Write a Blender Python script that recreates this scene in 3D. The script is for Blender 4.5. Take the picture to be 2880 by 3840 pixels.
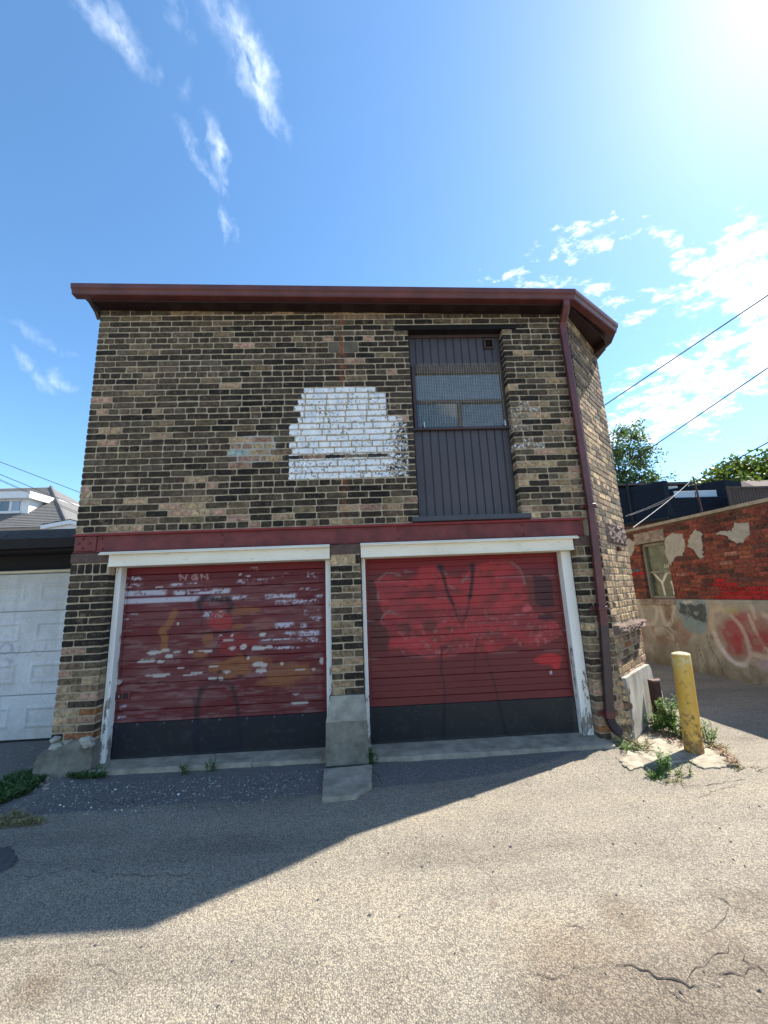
import bpy, math, random
import numpy as np
from mathutils import Matrix, Vector
for o in list(bpy.data.objects): bpy.data.objects.remove(o)
sc = bpy.context.scene
col = sc.collection
R = math.radians
rng = random.Random(7)

# ---------------------------------------------------------------- camera
FPX = 1505.0
CAM = np.array([3.0271, -4.2627, 1.5117])
YAW, PITCH, ROLL = 0.0475, 0.2014, -0.0409
def cam_axes():
    cy, sy, cp, sp = math.cos(YAW), math.sin(YAW), math.cos(PITCH), math.sin(PITCH)
    f = np.array([sy*cp, cy*cp, sp]); r = np.array([cy, -sy, 0.0]); u = np.cross(r, f)
    cr, sr = math.cos(ROLL), math.sin(ROLL)
    return np.array([cr*r+sr*u, -sr*r+cr*u, f])
AX = cam_axes()
def ray(x, y): return AX.T @ np.array([(x-1440)/FPX, -(y-1920)/FPX, 1.0])
def hity(x, y, Y): d = ray(x, y); return CAM + d*(Y-CAM[1])/d[1]
def hitz(x, y, Z): d = ray(x, y); return CAM + d*(Z-CAM[2])/d[2]
def proj(p):
    q = AX @ (np.asarray(p, float)-CAM); return 1440+FPX*q[0]/q[2], 1920-FPX*q[1]/q[2]
cd = bpy.data.cameras.new('camera'); cam = bpy.data.objects.new('camera', cd); col.objects.link(cam)
cd.sensor_fit = 'HORIZONTAL'; cd.sensor_width = 36; cd.lens = FPX/2880*36; cd.clip_start = .05; cd.clip_end = 3000
cam.matrix_world = Matrix(((AX[0][0], AX[1][0], -AX[2][0], CAM[0]), (AX[0][1], AX[1][1], -AX[2][1], CAM[1]),
                           (AX[0][2], AX[1][2], -AX[2][2], CAM[2]), (0, 0, 0, 1)))
sc.camera = cam

# ---------------------------------------------------------------- node helpers
def node(nt, typ, ins=None, **props):
    n = nt.nodes.new(typ)
    for k, v in props.items(): setattr(n, k, v)
    for k, v in (ins or {}).items():
        s = n.inputs[k]
        if isinstance(v, bpy.types.NodeSocket): nt.links.new(v, s)
        elif isinstance(v, bpy.types.Node): nt.links.new(v.outputs[0], s)
        else:
            if s.type == 'RGBA' and len(v) == 3: v = (*v, 1)
            s.default_value = v
    return n
def mth(nt, op, a, b=None, c=None, clamp=False):
    ins = {0: a}
    if b is not None: ins[1] = b
    if c is not None: ins[2] = c
    return node(nt, 'ShaderNodeMath', ins, operation=op, use_clamp=clamp).outputs[0]
def noise(nt, scale, detail=4, rough=.6, vec=None, dist=0, out=0):
    ins = {'Scale': scale, 'Detail': detail, 'Roughness': rough, 'Distortion': dist}
    if vec is not None: ins['Vector'] = vec
    return node(nt, 'ShaderNodeTexNoise', ins).outputs[out]
def ramp(nt, fac, stops, interp='LINEAR'):
    n = node(nt, 'ShaderNodeValToRGB', {0: fac}); cr = n.color_ramp; cr.interpolation = interp
    while len(cr.elements) < len(stops): cr.elements.new(.5)
    for e, (p, c) in zip(cr.elements, stops):
        e.position = p
        e.color = (c, c, c, 1) if not isinstance(c, (tuple, list)) else (*c, 1)[:4]
    return n.outputs[0]
def mix(nt, fac, a, b, blend='MIX'):
    n = node(nt, 'ShaderNodeMix', data_type='RGBA', blend_type=blend)
    for i, v in ((0, fac), (6, a), (7, b)):
        s = n.inputs[i]
        if isinstance(v, bpy.types.NodeSocket): nt.links.new(v, s)
        else: s.default_value = (*v, 1) if isinstance(v, (tuple, list)) and len(v) == 3 else v
    return n.outputs[2]
def pos(nt): return node(nt, 'ShaderNodeNewGeometry').outputs['Position']
def mapped(nt, scale, vec=None):
    return node(nt, 'ShaderNodeMapping', {'Vector': vec if vec is not None else pos(nt), 'Scale': scale}).outputs[0]
def new_mat(name):
    m = bpy.data.materials.new(name); m.use_nodes = True; nt = m.node_tree; nt.nodes.clear()
    out = node(nt, 'ShaderNodeOutputMaterial'); b = node(nt, 'ShaderNodeBsdfPrincipled')
    nt.links.new(b.outputs[0], out.inputs[0]); return m, nt, b
def setb(nt, b, **kw):
    for k, v in kw.items():
        s = b.inputs[k.replace('_', ' ')]
        if isinstance(v, bpy.types.NodeSocket): nt.links.new(v, s)
        else: s.default_value = (*v, 1) if s.type == 'RGBA' and len(v) == 3 else v
def bump(nt, b, h, strength=.5, dist=.01):
    n = node(nt, 'ShaderNodeBump', {'Height': h, 'Strength': strength, 'Distance': dist}); nt.links.new(n.outputs[0], b.inputs['Normal'])
def srgb(r, g, b, k=1.0):
    f = lambda c: (c/255/12.92 if c <= 10 else ((c/255+.055)/1.055)**2.4)*k
    return (f(r), f(g), f(b))

# ---------------------------------------------------------------- sun and sky
SUN_AZ, SUN_EL = R(65.4), R(50.9)          # azimuth from +Y towards +X
sdir = Vector((math.sin(SUN_AZ)*math.cos(SUN_EL), math.cos(SUN_AZ)*math.cos(SUN_EL), math.sin(SUN_EL)))
ld = bpy.data.lights.new('sun', 'SUN'); ld.energy = 3.9; ld.angle = R(.55); ld.color = (1, .93, .82)
lo = bpy.data.objects.new('sun', ld); col.objects.link(lo); lo.rotation_euler = sdir.to_track_quat('Z', 'Y').to_euler()
lo.location = (8, 2, 14)
wd = bpy.data.worlds.new('World'); sc.world = wd; wd.use_nodes = True
wt = wd.node_tree; wt.nodes.clear()
sky = node(wt, 'ShaderNodeTexSky', sky_type='NISHITA', sun_disc=False, sun_elevation=SUN_EL, sun_rotation=SUN_AZ,
           altitude=500, air_density=.95, dust_density=.38, ozone_density=3.0)
def build_clouds():
    nt = wt
    dv = node(nt, 'ShaderNodeTexCoord').outputs['Generated']
    wn_ = node(nt, 'ShaderNodeTexNoise', {'Vector': dv, 'Scale': 9.0, 'Detail': 4.0, 'Roughness': .62}).outputs['Color']
    wv_ = node(nt, 'ShaderNodeVectorMath', {0: wn_, 1: (-.5, -.5, -.5)}, operation='ADD').outputs[0]
    dvw = node(nt, 'ShaderNodeVectorMath', {0: wv_, 1: (.11, .11, .11), 2: dv}, operation='MULTIPLY_ADD').outputs[0]
    def unit(v): return v/np.linalg.norm(v)
    def dot(vec): return node(nt, 'ShaderNodeVectorMath', {0: dv, 1: tuple(vec)}, operation='DOT_PRODUCT').outputs['Value']
    def blobs(items):
        tot = None
        for (px, py, ax, ay, mn, st) in items:
            k = np.linalg.norm(ray(px, py)); c = ray(px, py)/k; L = np.hypot(ax, ay)
            u = ray(px+ax, py+ay)-ray(px, py); v = ray(px-ay/L*mn, py+ax/L*mn)-ray(px, py)
            u = u-c*(u@c); v = v-c*(v@c); lu = np.linalg.norm(u)/k; lv = np.linalg.norm(v)/k
            u = unit(u); v = unit(np.cross(c, u)); eul = Matrix((u, v, c)).transposed().to_euler('XYZ')
            mp = node(nt, 'ShaderNodeMapping', {'Vector': dvw, 'Location': tuple(c), 'Rotation': tuple(eul), 'Scale': (lu*1.8, lv*1.8, 1.0)}, vector_type='TEXTURE').outputs[0]
            g = node(nt, 'ShaderNodeTexGradient', {0: mp}, gradient_type='SPHERICAL').outputs[1]
            tot = mth(nt, 'MULTIPLY_ADD', g, st, tot if tot is not None else 0.0)
        return tot
    fw = dot(AX[2])
    cir = blobs([(430, 95, 120, 165, 46, .8), (650, 60, 40, 95, 26, .4), (850, 80, 70, 130, 60, .7), (965, 290, 70, 150, 32, .95),
                 (742, 575, 50, 85, 17, .65), (820, 575, 26, 100, 22, 1.0), (862, 770, 14, 95, 11, .6), (832, 825, 6, 60, 16, .65),
                 (160, 1255, 110, 48, 18, .4), (130, 1385, 70, 42, 20, .55), (255, 1405, 42, 22, 17, .8), (705, 350, 12, 30, 20, .35)])
    cum = blobs([(2150, 897, 125, -48, 50, 1.15), (2290, 905, 50, -45, 26, .75), (2470, 880, 75, 20, 40, .9), (2560, 960, 55, 25, 48, .95),
                 (2800, 910, 140, -60, 85, 1.1), (2640, 1095, 240, -20, 85, 1.2), (2850, 1100, 160, 0, 75, 1.1), (2010, 1062, 150, -8, 30, .85),
                 (2300, 1150, 130, 70, 40, .75), (2440, 1480, 230, -110, 95, 1.15), (2700, 1330, 230, -95, 85, 1.15), (2620, 1510, 250, -100, 60, 1.0),
                 (2420, 1610, 170, -20, 50, .8), (2560, 1640, 160, -30, 30, .5), (1800, 1040, 45, -20, 20, .55), (3100, 1000, 200, -20, 160, 1.1),
                 (3150, 1350, 230, -60, 150, 1.0), (2380, 870, 60, -40, 16, .4), (2740, 1500, 130, -40, 26, .5)])
    # the rest of the sky carries the same scattered clouds
    rest = mth(nt, 'MULTIPLY', mth(nt, 'SUBTRACT', .25, fw, clamp=True), mth(nt, 'MULTIPLY_ADD', noise(nt, 2.3, 2, .5, dv), 9.0, -4.4))
    cum = mth(nt, 'ADD', cum, mth(nt, 'MAXIMUM', rest, 0.0)); cum = mth(nt, 'MINIMUM', cum, 1.02)
    cst = node(nt, 'ShaderNodeMapping', {'Vector': dv, 'Rotation': (0, .55, -.6), 'Scale': (10, 16, 26)}).outputs[0]
    n2 = noise(nt, 1.7, 5, .66, cst, .2)
    streak = node(nt, 'ShaderNodeMapping', {'Vector': dv, 'Scale': (22, 16, 5), 'Rotation': (0, .2, 0)}).outputs[0]
    n3 = noise(nt, 1.6, 4, .62, streak, .35)
    a = mth(nt, 'MULTIPLY', cir, mth(nt, 'MULTIPLY_ADD', n3, 4.0, -1.45))
    a = mth(nt, 'MULTIPLY', mth(nt, 'MAXIMUM', a, 0.0), .95, clamp=True)
    gate = node(nt, 'ShaderNodeMapRange', {0: cum, 1: .02, 2: .30, 3: 0.0, 4: 1.0}).outputs[0]
    b = mth(nt, 'MULTIPLY', gate, mth(nt, 'ADD', cum, mth(nt, 'MULTIPLY_ADD', n2, 4.2, -2.55)))
    b = node(nt, 'ShaderNodeMapRange', {0: b, 1: .05, 2: .95, 3: 0.0, 4: 1.0}, interpolation_type='SMOOTHSTEP').outputs[0]
    return a, b
wd.cycles.sampling_method = 'MANUAL'; wd.cycles.sample_map_resolution = 512
ca, cb = build_clouds()
skyb = node(wt, 'ShaderNodeHueSaturation', {'Hue': .493, 'Saturation': 1.12, 'Color': sky.outputs[0]}).outputs[0]
bright = mix(wt, .62, skyb, (7.5, 7.8, 8.2))
skyc = mix(wt, mth(wt, 'MULTIPLY', ca, .58), skyb, bright)
skyc = mix(wt, mth(wt, 'MULTIPLY', cb, .95), skyc, mix(wt, .35, (7.0, 7.15, 7.3), skyb))
bg = node(wt, 'ShaderNodeBackground', {0: skyc, 1: .099}); wo = node(wt, 'ShaderNodeOutputWorld'); wt.links.new(bg.outputs[0], wo.inputs[0])
sc.view_settings.view_transform = 'Standard'; sc.view_settings.look = 'None'
sc.view_settings.exposure = 1.62; sc.view_settings.gamma = 1; sc.view_settings.use_curve_mapping = False
sc.render.engine = 'CYCLES'

# ---------------------------------------------------------------- object helpers
def tag(o, label, cat, group=None):
    o['label'] = label; o['category'] = cat
    if group: o['group'] = group
    return o
def structure(o): o['kind'] = 'structure'; return o
def stuff(o): o['kind'] = 'stuff'; return o
BASE = {}
def thing(name, loc, label, cat, group=None):
    o = bpy.data.objects.new(name, None); col.objects.link(o); o.location = loc; o.empty_display_size = .2
    BASE[o] = np.array(loc, float); return tag(o, label, cat, group)
def base_of(p): return BASE.get(p, np.zeros(3)) if p is not None else np.zeros(3)
class MB:
    def __init__(s): s.v = []; s.f = []; s.c = []; s.mi = []
    def add(s, vs, fs, c=None, mi=0):
        k = len(s.v); s.v += [tuple(map(float, v)) for v in vs]; s.f += [tuple(i+k for i in f) for f in fs]
        s.mi += [mi]*len(fs)
        if c is not None: s.c += [c]*len(vs)
        return s
    def box(s, x0, x1, y0, y1, z0, z1, c=None, mi=0):
        return s.add([(x0, y0, z0), (x1, y0, z0), (x1, y1, z0), (x0, y1, z0), (x0, y0, z1), (x1, y0, z1), (x1, y1, z1), (x0, y1, z1)],
                     [(0, 3, 2, 1), (4, 5, 6, 7), (0, 1, 5, 4), (1, 2, 6, 5), (2, 3, 7, 6), (3, 0, 4, 7)], c, mi)
    def cbox(s, x0, x1, y0, y1, z0, z1, b=.004, j=0, c=None, mi=0):
        """box with chamfered edges and optional jitter"""
        X, Y, Z = (x0, x1), (y0, y1), (z0, z1); vs = []; idx = {}
        for i in (0, 1):
            for k in (0, 1):
                for l in (0, 1):
                    p = [X[i], Y[k], Z[l]]; d = [(1 if i == 0 else -1)*b, (1 if k == 0 else -1)*b, (1 if l == 0 else -1)*b]
                    jj = [rng.uniform(-j, j) for _ in range(3)]
                    for a in range(3):
                        q = [p[m]+(d[m] if m != a else 0)+jj[m] for m in range(3)]; idx[i, k, l, a] = len(vs); vs.append(q)
        g = lambda i, k, l, a: idx[i, k, l, a]; fs = []
        for a in range(3):                       # big faces (axis a fixed)
            for e in (0, 1):
                o = [(0, 0), (1, 0), (1, 1), (0, 1)]; f = []
                for (p, q) in o:
                    t = [p, q]; t.insert(a, e); f.append(g(*t, a))
                fs.append(tuple(f if (e == 1) == (a != 1) else f[::-1]))
        for a in range(3):                       # edges along axis a
            b1, b2 = [m for m in range(3) if m != a]
            for p in (0, 1):
                for q in (0, 1):
                    f = []
                    for e, ax in ((0, b1), (1, b1), (1, b2), (0, b2)):
                        t = [0, 0, 0]; t[a] = e; t[b1] = p; t[b2] = q; f.append(g(*t, ax))
                    fs.append(tuple(f))
        for i in (0, 1):
            for k in (0, 1):
                for l in (0, 1): fs.append((g(i, k, l, 0), g(i, k, l, 1), g(i, k, l, 2)))
        return s.add(vs, fs, c, mi)
    def tube(s, path, r, n=8, cap=True, c=None, mi=0):
        path = [Vector(p) for p in path]; rs = r if isinstance(r, (list, tuple)) else [r]*len(path); vs = []; fs = []
        for i, p in enumerate(path):
            t = (path[min(i+1, len(path)-1)]-path[max(i-1, 0)]).normalized()
            a = t.cross(Vector((0, 0, 1)) if abs(t.z) < .95 else Vector((1, 0, 0))).normalized(); b = t.cross(a)
            for k in range(n):
                w = 2*math.pi*k/n; vs.append(p+(a*math.cos(w)+b*math.sin(w))*rs[i])
        for i in range(len(path)-1):
            for k in range(n): fs.append((i*n+k, i*n+(k+1) % n, (i+1)*n+(k+1) % n, (i+1)*n+k))
        if cap: fs += [tuple(range(n))[::-1], tuple(range((len(path)-1)*n, len(path)*n))]
        return s.add(vs, fs, c, mi)
    def sweep(s, prof, frames, closed=True, cap=True, c=None):
        """prof: list of (u,w); frames: list of (origin, uvec, wvec)"""
        vs = []; fs = []; n = len(prof)
        for (o, u, w) in frames:
            o = np.array(o, float); u = np.array(u, float); w = np.array(w, float)
            for (a, b) in prof: vs.append(o+u*a+w*b)
        for i in range(len(frames)-1):
            for k in range(n if closed else n-1): fs.append((i*n+k, i*n+(k+1) % n, (i+1)*n+(k+1) % n, (i+1)*n+k))
        if cap and closed: fs += [tuple(range(n)), tuple(range((len(frames)-1)*n, len(frames)*n))[::-1]]
        return s.add(vs, fs, c)
    def prism(s, poly, z0, z1, c=None, mi=0):
        n = len(poly); vs = [(x, y, z0) for x, y in poly]+[(x, y, z1) for x, y in poly]
        fs = [tuple(range(n))[::-1], tuple(range(n, 2*n))]+[(i, (i+1) % n, n+(i+1) % n, n+i) for i in range(n)]
        return s.add(vs, fs, c, mi)
    def slab(s, poly3, th):
        """polygon of 3D points thickened along its normal"""
        P = [np.array(p, float) for p in poly3]; nrm = np.cross(P[1]-P[0], P[2]-P[0]); nrm = nrm/np.linalg.norm(nrm)*th; n = len(P)
        vs = P+[p+nrm for p in P]; fs = [tuple(range(n))[::-1], tuple(range(n, 2*n))]+[(i, (i+1) % n, n+(i+1) % n, n+i) for i in range(n)]
        return s.add(vs, fs)
    def build(s, name, mats, parent=None, smooth=False, fixn=True):
        b = base_of(parent)
        me = bpy.data.meshes.new(name); me.from_pydata([(v[0]-b[0], v[1]-b[1], v[2]-b[2]) for v in s.v], [], s.f)
        mats = mats if isinstance(mats, (list, tuple)) else [mats]
        for m in mats: me.materials.append(m)
        if len(mats) > 1: me.polygons.foreach_set('material_index', s.mi)
        if s.c and len(s.c) == len(s.v):
            at = me.attributes.new('Col', 'FLOAT_COLOR', 'POINT'); at.data.foreach_set('color', [x for c in s.c for x in (*c, 1.0)[:4]])
        if fixn:
            import bmesh
            bm = bmesh.new(); bm.from_mesh(me); bmesh.ops.recalc_face_normals(bm, faces=bm.faces); bm.to_mesh(me); bm.free()
        if smooth: me.polygons.foreach_set('use_smooth', [True]*len(me.polygons))
        o = bpy.data.objects.new(name, me); col.objects.link(o)
        if parent is not None: o.parent = parent; BASE[o] = b
        return o
def origin_to(o, loc):
    """top-level single mesh: move its origin to loc"""
    o.data.transform(Matrix.Translation(-Vector(loc))); o.location = loc; return o

# ---------------------------------------------------------------- numpy paint helpers (vertex colours: graffiti, wear)
def _h(i, j, s):
    n = (i*374761393+j*668265263+s*974634777) & 0x7fffffff
    n = ((n ^ (n >> 13))*1274126177) & 0x7fffffff
    return ((n ^ (n >> 16)) & 0xffff)/65535.0
def vnoise(x, y, s=0):
    xi = np.floor(x).astype(np.int64); yi = np.floor(y).astype(np.int64); fx = x-xi; fy = y-yi
    fx = fx*fx*(3-2*fx); fy = fy*fy*(3-2*fy)
    return (_h(xi, yi, s)*(1-fx)+_h(xi+1, yi, s)*fx)*(1-fy)+(_h(xi, yi+1, s)*(1-fx)+_h(xi+1, yi+1, s)*fx)*fy
def fbm(x, y, s=0, o=4):
    t = 0; a = .5; w = 0
    for k in range(o): t = t+a*vnoise(x*2**k, y*2**k, s+k*17); w += a; a *= .55
    return t/w
def sstep(e0, e1, v): t = np.clip((v-e0)/(e1-e0), 0, 1); return t*t*(3-2*t)
def seg_dist(x, y, pts):
    d = np.full(x.shape, 1e9)
    for (ax, ay), (bx, by) in zip(pts[:-1], pts[1:]):
        vx, vy = bx-ax, by-ay; L = vx*vx+vy*vy+1e-12; t = np.clip(((x-ax)*vx+(y-ay)*vy)/L, 0, 1)
        d = np.minimum(d, np.hypot(x-ax-t*vx, y-ay-t*vy))
    return d
def spline(pts, n=6):
    out = []; P = [np.array(p, float) for p in pts]
    for i in range(len(P)-1):
        p0, p1, p2, p3 = P[max(i-1, 0)], P[i], P[i+1], P[min(i+2, len(P)-1)]
        for k in range(n):
            t = k/n; out.append(tuple(.5*((2*p1)+(p2-p0)*t+(2*p0-5*p1+4*p2-p3)*t*t+(3*p1-p0-3*p2+p3)*t**3)))
    out.append(tuple(P[-1])); return out
def inpoly(x, y, poly):
    r = np.zeros(np.shape(x), bool); n = len(poly)
    for i in range(n):
        (x0, y0), (x1, y1) = poly[i], poly[(i+1) % n]
        c = ((y0 > y) != (y1 > y)) & (x < (x1-x0)*(y-y0)/((y1-y0) if y1 != y0 else 1e-9)+x0); r ^= c
    return r
class Paint:
    def __init__(s, x, z, basec): s.x, s.z = x, z; s.c = np.zeros((len(x), 3)); s.c[:] = basec
    def put(s, colr, a): a = np.clip(a, 0, 1)[:, None]; s.c = s.c*(1-a)+np.array(colr)*a
    def ell(s, colr, cx, cz, rx, rz, al=1, soft=.25, wob=.25, seed=0, f=9):
        d = np.hypot((s.x-cx)/rx, (s.z-cz)/rz)+wob*(fbm(s.x*f, s.z*f, seed)-.5)*2; s.put(colr, al*(1-sstep(1-soft, 1+soft*.3, d)))
    def line(s, colr, pts, w, al=1, soft=.6, seed=0, wob=.2):
        d = seg_dist(s.x, s.z, spline(pts))/(w*.5)*(1+wob*(fbm(s.x*14, s.z*14, seed)-.5)*2); s.put(colr, al*(1-sstep(1-soft, 1+soft*.5, d)))
    def poly(s, colr, poly, al=1, wob=.02, seed=0, f=9):
        dx = (fbm(s.x*f, s.z*f, seed)-.5)*2*wob; dz = (fbm(s.x*f+40, s.z*f, seed+5)-.5)*2*wob
        s.put(colr, al*inpoly(s.x+dx, s.z+dz, poly).astype(float))

# ---------------------------------------------------------------- materials
def simple(name, c, rough=.6, var=.25, scale=6, bumpk=.15, bscale=60, bdist=.004, metal=0, spec=.4, stretch=(1, 1, 1)):
    m, nt, b = new_mat(name); p = mapped(nt, stretch)
    n = noise(nt, scale, 4, .65, p); n2 = noise(nt, bscale, 3, .65, p)
    cc = mix(nt, ramp(nt, n, [(.3, 0.0), (.7, 1.0)]), tuple(x*(1-var) for x in c), tuple(min(1, x*(1+var)) for x in c))
    cc = mix(nt, mth(nt, 'MULTIPLY', n2, var), cc, tuple(x*.55 for x in c))
    setb(nt, b, Base_Color=cc, Roughness=rough, Metallic=metal, Specular_IOR_Level=spec)
    if bumpk: bump(nt, b, n2, bumpk, bdist)
    return m
def vcol(name, rough=.55, grain=.35, gscale=90, bumpk=.2, spec=.35, bdist=.003):
    m, nt, b = new_mat(name); a = node(nt, 'ShaderNodeAttribute', attribute_name='Col').outputs['Color']
    n = noise(nt, gscale, 3, .7, pos(nt)); n2 = noise(nt, gscale*.16, 3, .65, pos(nt))
    c = mix(nt, mth(nt, 'MULTIPLY', ramp(nt, n, [(.35, 1.0), (.6, 0.0)]), grain), a, mix(nt, 1.0, a, (.5, .48, .46), 'MULTIPLY'))
    c = mix(nt, mth(nt, 'MULTIPLY', ramp(nt, n2, [(.5, 0.0), (.75, 1.0)]), grain*.6), c, mix(nt, 1.0, c, (1.45, 1.42, 1.4), 'MULTIPLY'))
    setb(nt, b, Base_Color=c, Roughness=rough, Specular_IOR_Level=spec); bump(nt, b, n, bumpk, bdist); return m
def brick_mat(name, paint=False, red=False):
    m, nt, b = new_mat(name); p = pos(nt)
    a = node(nt, 'ShaderNodeAttribute', attribute_name='Col').outputs['Color']; oc = node(nt, 'ShaderNodeObjectInfo').outputs['Color']
    base = mix(nt, 1.0, a, oc, 'ADD')
    n1 = noise(nt, 22, 4, .7, p); n2 = noise(nt, 75, 3, .7, p)
    vs = noise(nt, 1.0, 3, .6, mapped(nt, (60, 60, 9)))
    dark = mix(nt, 1.0, base, (.42, .41, .42), 'MULTIPLY')
    c = mix(nt, ramp(nt, n1, [(.38, 1.0), (.58, 0.0)]), base, dark)
    lightc = (.36, .265, .17) if not red else (.36, .20, .13)
    c = mix(nt, ramp(nt, n2, [(.60, 0.0), (.76, .62)]), c, lightc)
    c = mix(nt, ramp(nt, n1, [(.63, 0.0), (.78, .55)]), c, lightc)
    n4 = noise(nt, 9, 3, .6, p)
    c = mix(nt, ramp(nt, n4, [(.58, 0.0), (.72, .42)]), c, (.28, .205, .13) if not red else (.17, .06, .04))
    c = mix(nt, ramp(nt, vs, [(.60, 0.0), (.8, .35)]), c, (.24, .21, .17))
    lowf = noise(nt, .85, 3, .6, mapped(nt, (1, 1, .6))); streaks = noise(nt, 1.0, 3, .6, mapped(nt, (7, 7, .7)))
    c = mix(nt, 1.0, c, ramp(nt, mth(nt, 'MULTIPLY_ADD', streaks, .5, mth(nt, 'MULTIPLY', lowf, .6)), [(.38, (.66, .65, .64)), (.55, (1.0, 1.0, 1.0)), (.72, (1.22, 1.2, 1.16))]), 'MULTIPLY')
    if not red:      # rust streak running down from the two concrete blocks
        sx = node(nt, 'ShaderNodeSeparateXYZ', {0: p})
        wob = mth(nt, 'MULTIPLY_ADD', noise(nt, 3, 2, .5, p), .05, 2.79)
        d = mth(nt, 'ABSOLUTE', mth(nt, 'SUBTRACT', sx.outputs[0], wob))
        k = node(nt, 'ShaderNodeMapRange', {0: d, 1: .015, 2: .06, 3: 1.0, 4: 0.0}).outputs[0]
        k = mth(nt, 'MULTIPLY', k, ramp(nt, noise(nt, 6, 3, .7, p), [(.46, .0), (.66, .7)]))
        k = mth(nt, 'MULTIPLY', k, mth(nt, 'GREATER_THAN', sx.outputs[2], 2.25))
        c = mix(nt, k, c, (.30, .10, .045))
    if paint:
        wn = noise(nt, 30, 5, .75, p); wn2 = noise(nt, 4, 3, .5, p)
        wear = ramp(nt, mth(nt, 'MULTIPLY_ADD', wn2, .25, mth(nt, 'MULTIPLY', wn, .8)), [(.40, 0.0), (.47, 1.0)])
        pc = mix(nt, ramp(nt, noise(nt, 14, 5, .6, mapped(nt, (1, 1, .35))), [(.35, 0.0), (.65, 1.0)]), (.58, .63, .68), (.80, .80, .80))
        sp = node(nt, 'ShaderNodeSeparateXYZ', {0: p}); zn = node(nt, 'ShaderNodeMapRange', {0: sp.outputs[2], 1: 2.7, 2: 3.9, 3: 0.0, 4: 1.0}).outputs[0]
        N_ = lambda z_: (z_-2.7)/1.2
        lft_ = ramp(nt, zn, [(0.0, .01), (N_(3.43), .20), (N_(3.50), .26), (N_(3.57), .12), (N_(3.645), .20), (N_(3.72), .28), (N_(3.79), .34)], 'CONSTANT')
        rgt_ = ramp(nt, zn, [(0.0, .86), (N_(3.355), .88), (N_(3.43), .80), (N_(3.50), .52), (N_(3.86), .0)], 'CONSTANT')
        xx_ = mth(nt, 'ADD', sp.outputs[0], mth(nt, 'MULTIPLY_ADD', noise(nt, 30, 2, .6, p), .05, -.025))
        xl = mth(nt, 'DIVIDE', mth(nt, 'SUBTRACT', xx_, 2.2), .5); xr = mth(nt, 'DIVIDE', mth(nt, 'SUBTRACT', xx_, 2.95), .68)
        far_ = mth(nt, 'GREATER_THAN', xx_, 4.0)
        inside = mth(nt, 'MULTIPLY', mth(nt, 'GREATER_THAN', xl, lft_), mth(nt, 'LESS_THAN', xr, rgt_))
        band = mth(nt, 'LESS_THAN', mth(nt, 'ABSOLUTE', mth(nt, 'SUBTRACT', mth(nt, 'MULTIPLY_ADD', noise(nt, 26, 3, .6, p), .03, sp.outputs[2]), 3.047)), .021)
        inside = mth(nt, 'MULTIPLY', inside, mth(nt, 'SUBTRACT', 1.0, mth(nt, 'MULTIPLY', band, mth(nt, 'LESS_THAN', xx_, 3.30))))
        inside = mth(nt, 'MAXIMUM', inside, far_)
        edge = node(nt, 'ShaderNodeMapRange', {0: sp.outputs[0], 1: 3.25, 2: 3.56, 3: 0.0, 4: .13}).outputs[0]; edge = mth(nt, 'MULTIPLY', edge, mth(nt, 'LESS_THAN', sp.outputs[0], 4.0))
        wear = ramp(nt, mth(nt, 'SUBTRACT', mth(nt, 'MULTIPLY_ADD', wn2, .25, mth(nt, 'MULTIPLY', wn, .8)), mth(nt, 'ADD', edge, mth(nt, 'MULTIPLY', far_, .12))), [(.425, 0.0), (.485, 1.0)])
        c = mix(nt, mth(nt, 'MULTIPLY', wear, inside), c, pc)
    setb(nt, b, Base_Color=c, Roughness=.9 if not paint else .7, Specular_IOR_Level=.25)
    h = mth(nt, 'ADD', mth(nt, 'MULTIPLY', n1, .7), mth(nt, 'MULTIPLY', n2, .4)); bump(nt, b, h, .7, .006); return m
M = {}
M['brick'] = brick_mat('weathered_brick'); M['brick_paint'] = brick_mat('white_painted_brick', True); M['brick_red'] = brick_mat('red_brick', red=True)
M['mortar'] = simple('mortar', (.40, .33, .23), .95, .35, 9, .6, 120, .006, spec=.2)
M['parge'] = simple('grey_parge', (.36, .335, .29), .95, .2, 12, .5, 150, .004, spec=.2)
M['mortar_red'] = simple('red_wall_mortar', (.15, .085, .06), .95, .4, 8, .5, 120, .005, spec=.2)
M['concrete'] = simple('concrete', (.34, .30, .235), .9, .42, 6, .8, 80, .007, spec=.25)
M['concrete_dark'] = simple('weathered_concrete', (.21, .195, .16), .92, .48, 7, .7, 90, .012, spec=.2)
M['concrete_pale'] = simple('pale_concrete', (.52, .48, .40), .9, .3, 5, .5, 100, .007, spec=.25)
M['block'] = simple('grimy_block', (.115, .10, .075), .95, .3, 8, .5, 80, .006)
M['pad'] = simple('dirty_pad_concrete', (.36, .32, .25), .92, .6, 9, .8, 70, .012, spec=.2)
M['render'] = simple('streaked_render', (.34, .33, .295), .85, .5, 9, .5, 70, .008, spec=.25, stretch=(1, 1, .28))
M['stone'] = simple('brown_stone', (.22, .16, .135), .95, .5, 9, 1, 45, .03, spec=.2)
M['stone_pale'] = simple('pale_stone', (.30, .24, .19), .95, .6, 7, .8, 50, .015, spec=.2)
M['cap'] = simple('brown_painted_stone', (.10, .062, .05), .8, .35, 12, .5, 90, .006)
M['beam'] = simple('red_painted_steel', (.155, .027, .026), .55, .55, 5, .5, 40, .004, spec=.4)
M['flange'] = simple('bright_red_flange', (.20, .011, .015), .5, .3, 9, .2)
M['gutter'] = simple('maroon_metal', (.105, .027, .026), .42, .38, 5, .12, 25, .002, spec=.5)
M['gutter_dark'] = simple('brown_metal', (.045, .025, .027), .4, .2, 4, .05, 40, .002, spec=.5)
M['soffit'] = simple('dark_maroon_soffit', (.020, .008, .009), .5, .15, 4, 0)
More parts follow.
